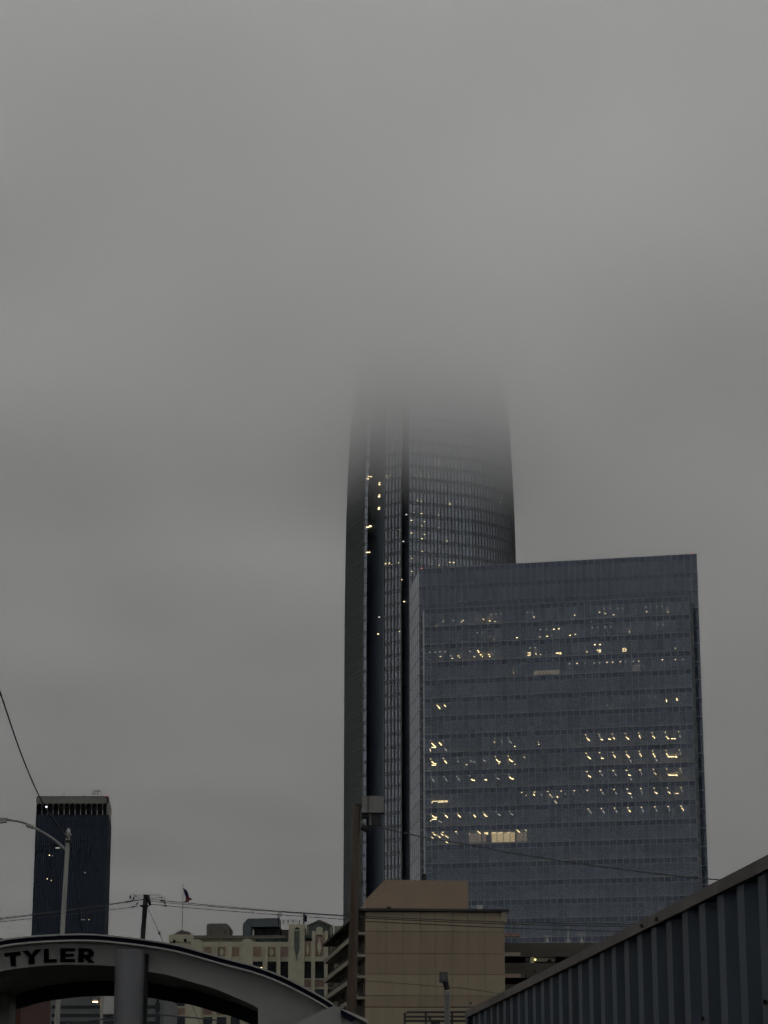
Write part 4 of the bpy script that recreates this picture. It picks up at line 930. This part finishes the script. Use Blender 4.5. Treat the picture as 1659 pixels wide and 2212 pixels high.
A_, B_ = at(*c('M', 400, 250), DW - .27), at(*c('M', 400, 1060), DW - .27); MB().tube([A_, B_], .008, 6).build('conduit', 'black', wp)
A_, B_ = at(*c('M', 230, 1090), DW - .1), at(*c('M', 450, 1210), DW - .1); MB().tube([A_, A_.lerp(B_, .3), A_.lerp(B_, .7), B_], .085, 10).build('cable_spool', 'black', wp)
A_, B_ = at(*c('M', 185, 1000), DW - .12), at(*c('M', 340, 1000), DW - .12); MB().tube([A_, B_], .03, 6).build('clamp', 'steel', wp)
wirething(smoothpts([at(*c('M', 450, 1085), DW - .1), at(806.7, 1786, 63), at(829, 1790, 62), at(888, 1802.5, 60), at(936, 1812.3, 58), at(1025, 1827, 56), at(1095, 1841, 54), at(1219, 1861, 51), at(1331, 1876.5, 49), at(1447, 1890.8, 47), at(1559, 1901, 45), at(1700, 1912, 43)], 5), .0135, 'long sagging black cable from the brown pole across the glass office block', 'service_cable', cat='cable')
wirething(smoothpts([at(690, 2172, 90), at(789, 2175, 88), at(900, 2175.5, 85), at(1010, 2175, 82), at(1200, 2174, 78)], 4), .012, 'low thin wire across the bottom of the tan block', cat='wire')
wirething(smoothpts([at(785, 2118, 90), at(900, 2127, 86), at(980, 2133, 80), at(1045, 2141, 76), at(1150, 2160, 70)], 4), .008, 'faint thin wire across the middle of the tan block', cat='wire')

# ================================================================== blue shipping container
D1 = 7.5
ca = at(1659, 1850, D1); D2 = 2.105 * D1; cb = at(1008, 2185, D2)
zt_ = (ca.z + cb.z) / 2
dc = Vector((ca.x - cb.x, ca.y - cb.y)).normalized(); nc = (-abs(dc.y), dc.x if dc.x < 0 else -dc.x)
nc = Vector((dc.y, -dc.x)); nc = nc if nc.x < 0 else -nc        # outward: towards the left
CLn = 13.2
ct = thing('shipping_container', (cb.x + 1.2, cb.y - CLn / 2, 0), 'long blue corrugated shipping container with a weathered brown top rail', 'shipping container')
A0 = (cb.x, cb.y)
RAIL = .043; pit = (Vector((ca.x, ca.y)) - Vector((cb.x, cb.y))).length / 27.5
zrail = zt_ - RAIL
side = MB(); s = .12; prof_ = []
while s < CLn - .2:
    prof_ += [(s, -.045), (s + .36 * pit, -.045), (s + .50 * pit, -.008), (s + .84 * pit, -.008)]; s += pit
prof_.append((s, -.045))
def onc(s, d): return (A0[0] + dc.x * s + nc.x * d, A0[1] + dc.y * s + nc.y * d)
for (sa, da), (sb, db) in zip(prof_, prof_[1:]):
    side.face([(*onc(sa, da), .16), (*onc(sb, db), .16), (*onc(sb, db), zrail), (*onc(sa, da), zrail)])
    side.face([(*onc(sa, da - .003), .16), (*onc(sb, db - .003), .16), (*onc(sb, db - .003), zrail), (*onc(sa, da - .003), zrail)])
side.raw = True
side.build('corrugated_wall', 'cblue', ct)
MB().obox(A0, dc, nc, 0, CLn, -.06, .012, zrail, zt_).build('top_rail', 'crail', ct)
MB().obox(A0, dc, nc, 0, CLn, -.06, .012, 0, .158).build('bottom_rail', 'cblue', ct)
MB().obox(A0, dc, nc, 0, .115, -.15, .010, .16, zrail - .002).build('corner_post', 'cblue', ct)
MB().obox(A0, dc, nc, CLn - .15, CLn, -.15, .010, .16, zrail - .002).build('corner_post', 'cblue', ct)
MB().obox(A0, dc, nc, .002, CLn - .002, -2.43, -.062, zt_ - .09, zt_ - .01).build('roof', 'cblue', ct)
MB().obox(A0, dc, nc, .001, .06, -2.43, -.16, 0, zt_ - .1).build('end_wall', 'cblue', ct)
MB().obox(A0, dc, nc, .05, CLn - .05, -2.44, -2.40, 0, zt_ - .1).build('far_wall', 'cblue', ct)
for x_, y_ in ((1078, 402), (998, 438), (418, 685), (365, 712), (68, 856)):
    P, s_, _ = hit(*c('D', x_, y_), A0, onc(1, 0)); MB().obox(A0, dc, nc, s_ - .012, s_ + .012, .013, .022, P.z - .007, P.z + .007).build('rail_bolt', 'black', ct)
for x_, y_ in ((1636, 850), (1300, 940)):
    P, s_, _ = hit(*c('D', x_, y_), A0, onc(1, 0)); MB().obox(A0, dc, nc, s_ - .01, s_ + .01, -.045, .004, P.z - .007, P.z + .007).build('lashing_ring', 'black', ct)

# ================================================================== small post with boxed head, rail, and things under the arch
DP = 45.0
pb_ = at(*c('C', 958, 1382), DP)
cpst = thing('signal_post', (pb_.x, DP, 0), 'slim grey post topped by a dark square signal head before the tan block', 'signal post')
tz = at(*c('C', 962, 1150), DP)
MB().tube([(pb_.x, DP, 0), (tz.x, DP, tz.z)], .055, 12, .05).build('post', surf('post_grey', (0.15, 0.15, 0.15), .6), cpst, True)
MB().tube([(tz.x, DP, tz.z - .03), (tz.x, DP, tz.z + .05)], .072, 12).build('collar', 'steel', cpst)
MB().tube([(tz.x, DP, tz.z + .05), (tz.x, DP, tz.z + .085)], .05, 10, .03).build('collar_cap', 'whitep', cpst)
A_, B_ = at(*c('C', 962, 1122), DP), at(*c('C', 945, 1040), DP); MB().tube([A_, B_], .05, 10, .06).build('neck', 'black', cpst)
a_, b_ = at(*c('C', 902, 1062), DP), at(*c('C', 964, 985), DP)
MB().box(a_.x, b_.x, DP - .12, DP + .12, a_.z, b_.z).build('signal_head', surf('head_grey', (0.09, 0.10, 0.10), .6), cpst)
MB().box(a_.x + .03, b_.x - .03, DP - .155, DP - .122, a_.z + .03, b_.z - .03).build('head_door', surf('head_door_grey', (0.12, 0.13, 0.13), .5), cpst)
p = at(*c('C', 930, 1180), DP); MB().tube([p, p + Vector((.1, 0, .03))], .018, 6).build('side_hook', 'steel', cpst)
DRl = 48.0
rlg = thing('pipe_railing', at(*c('C', 780, 1400), DRl), 'dark pipe railing with three bars beside the signal post', 'railing')
zbar = at(*c('C', 780, 1290), DRl).z
rlg.location.z = 0
for y_ in (1290, 1325, 1358):
    A_, B_ = at(*c('C', 636 if y_ > 1300 else 648, y_), DRl), at(*c('C', 1100, y_), DRl); MB().tube([A_, B_], .022, 7).build('rail', 'trim', rlg)
for x_ in (636, 798, 1000):
    A_ = at(*c('C', x_, 1296), DRl); MB().tube([(A_.x, DRl, 0), A_], .024, 7).build('rail_post', 'trim', rlg)
a_, b_ = at(*c('C', 835, 1420), DRl - .5), at(*c('C', 905, 1356), DRl - .5)
cabx = thing('control_box', (a_.x, DRl - .5, 0), 'small black control box on a stand at the railing', 'box')
MB().box(a_.x, b_.x, DRl - .7, DRl - .4, a_.z, b_.z).build('box', 'black', cabx)
MB().box(a_.x + .1, b_.x - .1, DRl - .6, DRl - .5, 0, a_.z - .002).build('stand', 'black', cabx)
A_, B_ = at(*c('C', 838, 1358), DRl - .5), at(*c('C', 822, 1328), DRl - .5); MB().tube([A_, B_], .02, 6).build('antenna', 'black', cabx)

DBg = 230.0
rb_ = front(DBg)
X0_, X1_, Z0_, Z1_ = rb_(100, 262, 2150, 2250)
lb = thing('low_blue_grey_building', ((X0_ + X1_) / 2, DBg, 0), 'low blue grey building seen under the canopy arch left of the column', 'building')
MB().box(X0_, X1_ + 4, DBg, DBg + 15, 0, Z1_).build('wall', 'bluegrey', lb)
for y_ in (2172, 2190, 2206):
    za, zb2 = at(180, y_ + 7, DBg).z, at(180, y_, DBg).z; MB().box(X0_ + .5, X1_ + 3.5, DBg - .05, DBg - .004, za, zb2).build('window', 'darkwin', lb)
X0c, X1c, Z0c, Z1c = rb_(230, 246, 2150, 2170); MB().box(X0c, X1c + 1, DBg - 2.4, DBg - .1, Z0c - 1, Z1c).build('stair_tower', 'whitep', lb)
X0_, X1_, Z0_, Z1_ = front(90.0)(60, 107, 2156, 2250)
X1_ = at(108, 2200, 98.0).x
br_ = thing('brick_building', ((X0_ + X1_) / 2, 90.0, 0), 'dark red brick corner of a building in the shade under the canopy at far left', 'building')
MB().box(X0_ - 6, X1_, 90, 98, 0, Z1_ + .6).build('wall', 'brick', br_); MB().box(X0_ - 6.1, X1_ + .1, 89.9, 98.1, Z1_ + .603, Z1_ + .8).build('coping', 'trim', br_)
for xx in (.5, 2.4): MB().box(X1_ - xx - .5, X1_ - xx + .3, 89.95, 89.997, .9, 2.3).build('window', 'darkwin', br_)
A_, B_ = at(219.5, 2230, 150), at(220.5, 2146, 150)
l2 = thing('lit_street_lamp', (A_.x, 150, 0), 'street lamp with a glowing orange head seen under the canopy arch', 'street lamp')
MB().tube([(A_.x, 150, 0), (B_.x, 150, B_.z + 1.0)], .11, 8, .09).build('pole', 'steel', l2)
p = at(206, 2162.6, 150); MB().tube([(B_.x, 150, p.z + .4), ((B_.x + p.x) / 2, 150, p.z + .35), (p.x, 150, p.z + .12)], .035, 6).build('arm', 'steel', l2)
MB().box(p.x - .15, p.x + .15, 149.9, 150.1, p.z - .02, p.z + .1).build('lamp_head', 'steel', l2); MB().box(p.x - .14, p.x + .14, 149.87, 150.08, p.z - .07, p.z - .022).build('lamp', 'lampglow', l2)
ds = thing('dark_banner_post', (at(340, 2200, 120).x, 120, 0), 'dark narrow post with two small banners under the right half of the arch', 'banner post')
A_ = at(340.5, 2164, 120); MB().tube([(A_.x, 120, 0), (A_.x, 120, A_.z + .6)], .06, 8).build('post', 'black', ds)
for y0_, y1_ in ((2166, 2186), (2190, 2216)):
    a_, b_ = at(335.5, y1_, 119.9), at(346.5, y0_, 119.9); MB().box(a_.x, b_.x, 119.8, 119.9, max(a_.z, .2), b_.z).build('banner', surf('banner_slate', (0.03, 0.037, 0.047), .8), ds)
wirething(smoothpts([at(120, 2216, 70), at(215, 2203, 68), at(262, 2193, 66), at(330, 2192, 64), at(400, 2197, 62), at(470, 2204, 60)], 4), .02, 'dark cable crossing low behind the canopy column', 'low_cable', cat='cable')
# distant roof at the left edge
X0_, X1_, Z0_, Z1_ = front(700.0)(-60, 13, 2030, 2100)
fb = thing('distant_grey_building', ((X0_ + X1_) / 2, 700, 0), 'distant grey building with rounded roof at the left edge behind the arch', 'building')
MB().box(X0_, X1_, 700, 716, 0, Z1_).build('wall', 'mauve', fb)
dm = [(X0_ + (X1_ - X0_) * (j / 10), 700, Z1_ + .003 + 1.1 * math.sin(math.pi * j / 10)) for j in range(11)]
MB().prism(dm, (0, 16, 0)).build('rounded_roof', 'duct', fb)

# ================================================================== low cloud
cl = MB().box(-2600, 2600, -2200, 3600, 186, 275)
clo = cl.build('cloud_layer', None or 'ground'); clo['kind'] = 'stuff'  # low cloud layer, denser with height
m, nt, out = newmat('low_cloud')
pv = nt.nodes.new('ShaderNodeVolumePrincipled')
pv.inputs['Color'].default_value = (1.0, 0.997, 0.988, 1); pv.inputs['Anisotropy'].default_value = 0.2
geo = nt.nodes.new('ShaderNodeTexCoord'); sx = nt.nodes.new('ShaderNodeSeparateXYZ')
nt.links.new(geo.outputs['Object'], sx.inputs[0])
nz = nt.nodes.new('ShaderNodeTexNoise'); nz.inputs['Scale'].default_value = 0.0085; nz.inputs['Detail'].default_value = 6; nz.inputs['Roughness'].default_value = 0.6
nt.links.new(geo.outputs['Object'], nz.inputs['Vector'])
mr = nt.nodes.new('ShaderNodeMapRange'); mr.inputs['To Min'].default_value = 15; mr.inputs['To Max'].default_value = -15
nt.links.new(nz.outputs['Fac'], mr.inputs['Value'])
ad = nt.nodes.new('ShaderNodeMath'); ad.operation = 'ADD'
nt.links.new(sx.outputs['Z'], ad.inputs[0]); nt.links.new(mr.outputs[0], ad.inputs[1])
de = nt.nodes.new('ShaderNodeMapRange'); de.inputs['From Min'].default_value = 199; de.inputs['From Max'].default_value = 250
de.inputs['To Min'].default_value = 0.0; de.inputs['To Max'].default_value = 0.048
nt.links.new(ad.outputs[0], de.inputs['Value'])
thin = nt.nodes.new('ShaderNodeMapRange'); thin.inputs['From Min'].default_value = 250; thin.inputs['From Max'].default_value = 720
thin.inputs['To Min'].default_value = 0.88; thin.inputs['To Max'].default_value = 1.0
nt.links.new(sx.outputs['Y'], thin.inputs['Value'])
dm_ = nt.nodes.new('ShaderNodeMath'); dm_.operation = 'MULTIPLY'
nt.links.new(de.outputs[0], dm_.inputs[0]); nt.links.new(thin.outputs[0], dm_.inputs[1])
nt.links.new(dm_.outputs[0], pv.inputs['Density']); nt.links.new(pv.outputs[0], out.inputs['Volume'])
clo.data.materials.clear(); clo.data.materials.append(m)

# ================================================================== light
SUN_EL, SUN_ROT = rad(48), rad(200)
w = bpy.data.worlds.new("World"); sc.world = w; w.use_nodes = True
nt = w.node_tree; nt.nodes.clear()
out = nt.nodes.new('ShaderNodeOutputWorld'); bg = nt.nodes.new('ShaderNodeBackground'); bg.inputs['Strength'].default_value = 0.1
st = nt.nodes.new('ShaderNodeTexSky'); st.sky_type = 'NISHITA'; st.sun_disc = False; st.sun_elevation = SUN_EL; st.sun_rotation = SUN_ROT
tc = nt.nodes.new('ShaderNodeTexCoord'); nz = nt.nodes.new('ShaderNodeTexNoise'); nz.inputs['Scale'].default_value = 1.6; nz.inputs['Detail'].default_value = 3
nt.links.new(tc.outputs['Generated'], nz.inputs['Vector'])
mr = nt.nodes.new('ShaderNodeMapRange'); mr.inputs['To Min'].default_value = 10.0; mr.inputs['To Max'].default_value = 15.4
nt.links.new(nz.outputs['Fac'], mr.inputs['Value'])
vm = nt.nodes.new('ShaderNodeVectorMath'); vm.operation = 'SCALE'; vm.inputs[0].default_value = (0.988, 0.995, 1.008)
sxw = nt.nodes.new('ShaderNodeSeparateXYZ'); nt.links.new(tc.outputs['Generated'], sxw.inputs[0])
gx = nt.nodes.new('ShaderNodeMapRange'); gx.inputs['From Min'].default_value = -0.5; gx.inputs['From Max'].default_value = 0.5; gx.inputs['To Min'].default_value = 0.80; gx.inputs['To Max'].default_value = 1.22
nt.links.new(sxw.outputs['X'], gx.inputs['Value'])
ml = nt.nodes.new('ShaderNodeMath'); ml.operation = 'MULTIPLY'; nt.links.new(mr.outputs[0], ml.inputs[0]); nt.links.new(gx.outputs[0], ml.inputs[1])
nt.links.new(ml.outputs[0], vm.inputs['Scale'])
mx = nt.nodes.new('ShaderNodeMix'); mx.data_type = 'RGBA'; mx.inputs['Factor'].default_value = 0.92
nt.links.new(st.outputs[0], mx.inputs['A']); nt.links.new(vm.outputs[0], mx.inputs['B'])
nt.links.new(mx.outputs['Result'], bg.inputs['Color']); nt.links.new(bg.outputs[0], out.inputs['Surface'])
sun = bpy.data.lights.new('sun', 'SUN'); sun.energy = 0.5; sun.angle = rad(25); sun.color = (1, .96, .9)
so_ = bpy.data.objects.new('sun', sun); COL.objects.link(so_); so_.rotation_euler = (math.pi / 2 - SUN_EL, 0, math.pi - SUN_ROT)
so_.location = (0, 0, 400)

bpy.context.view_layer.update()
sc.view_settings.view_transform = 'Standard'; sc.view_settings.look = 'None'
sc.view_settings.exposure = 0; sc.view_settings.gamma = 1
cy = sc.cycles
cy.use_denoising = True; cy.denoising_input_passes = 'RGB_ALBEDO_NORMAL'; cy.denoising_prefilter = 'ACCURATE'; cy.max_bounces = 12; cy.diffuse_bounces = 4; cy.glossy_bounces = 4; cy.transparent_max_bounces = 12; cy.volume_bounces = 5
cy.volume_step_rate = 0.09; cy.volume_max_steps = 160
cy.use_adaptive_sampling = True; cy.adaptive_threshold = 0.03; cy.adaptive_min_samples = 16
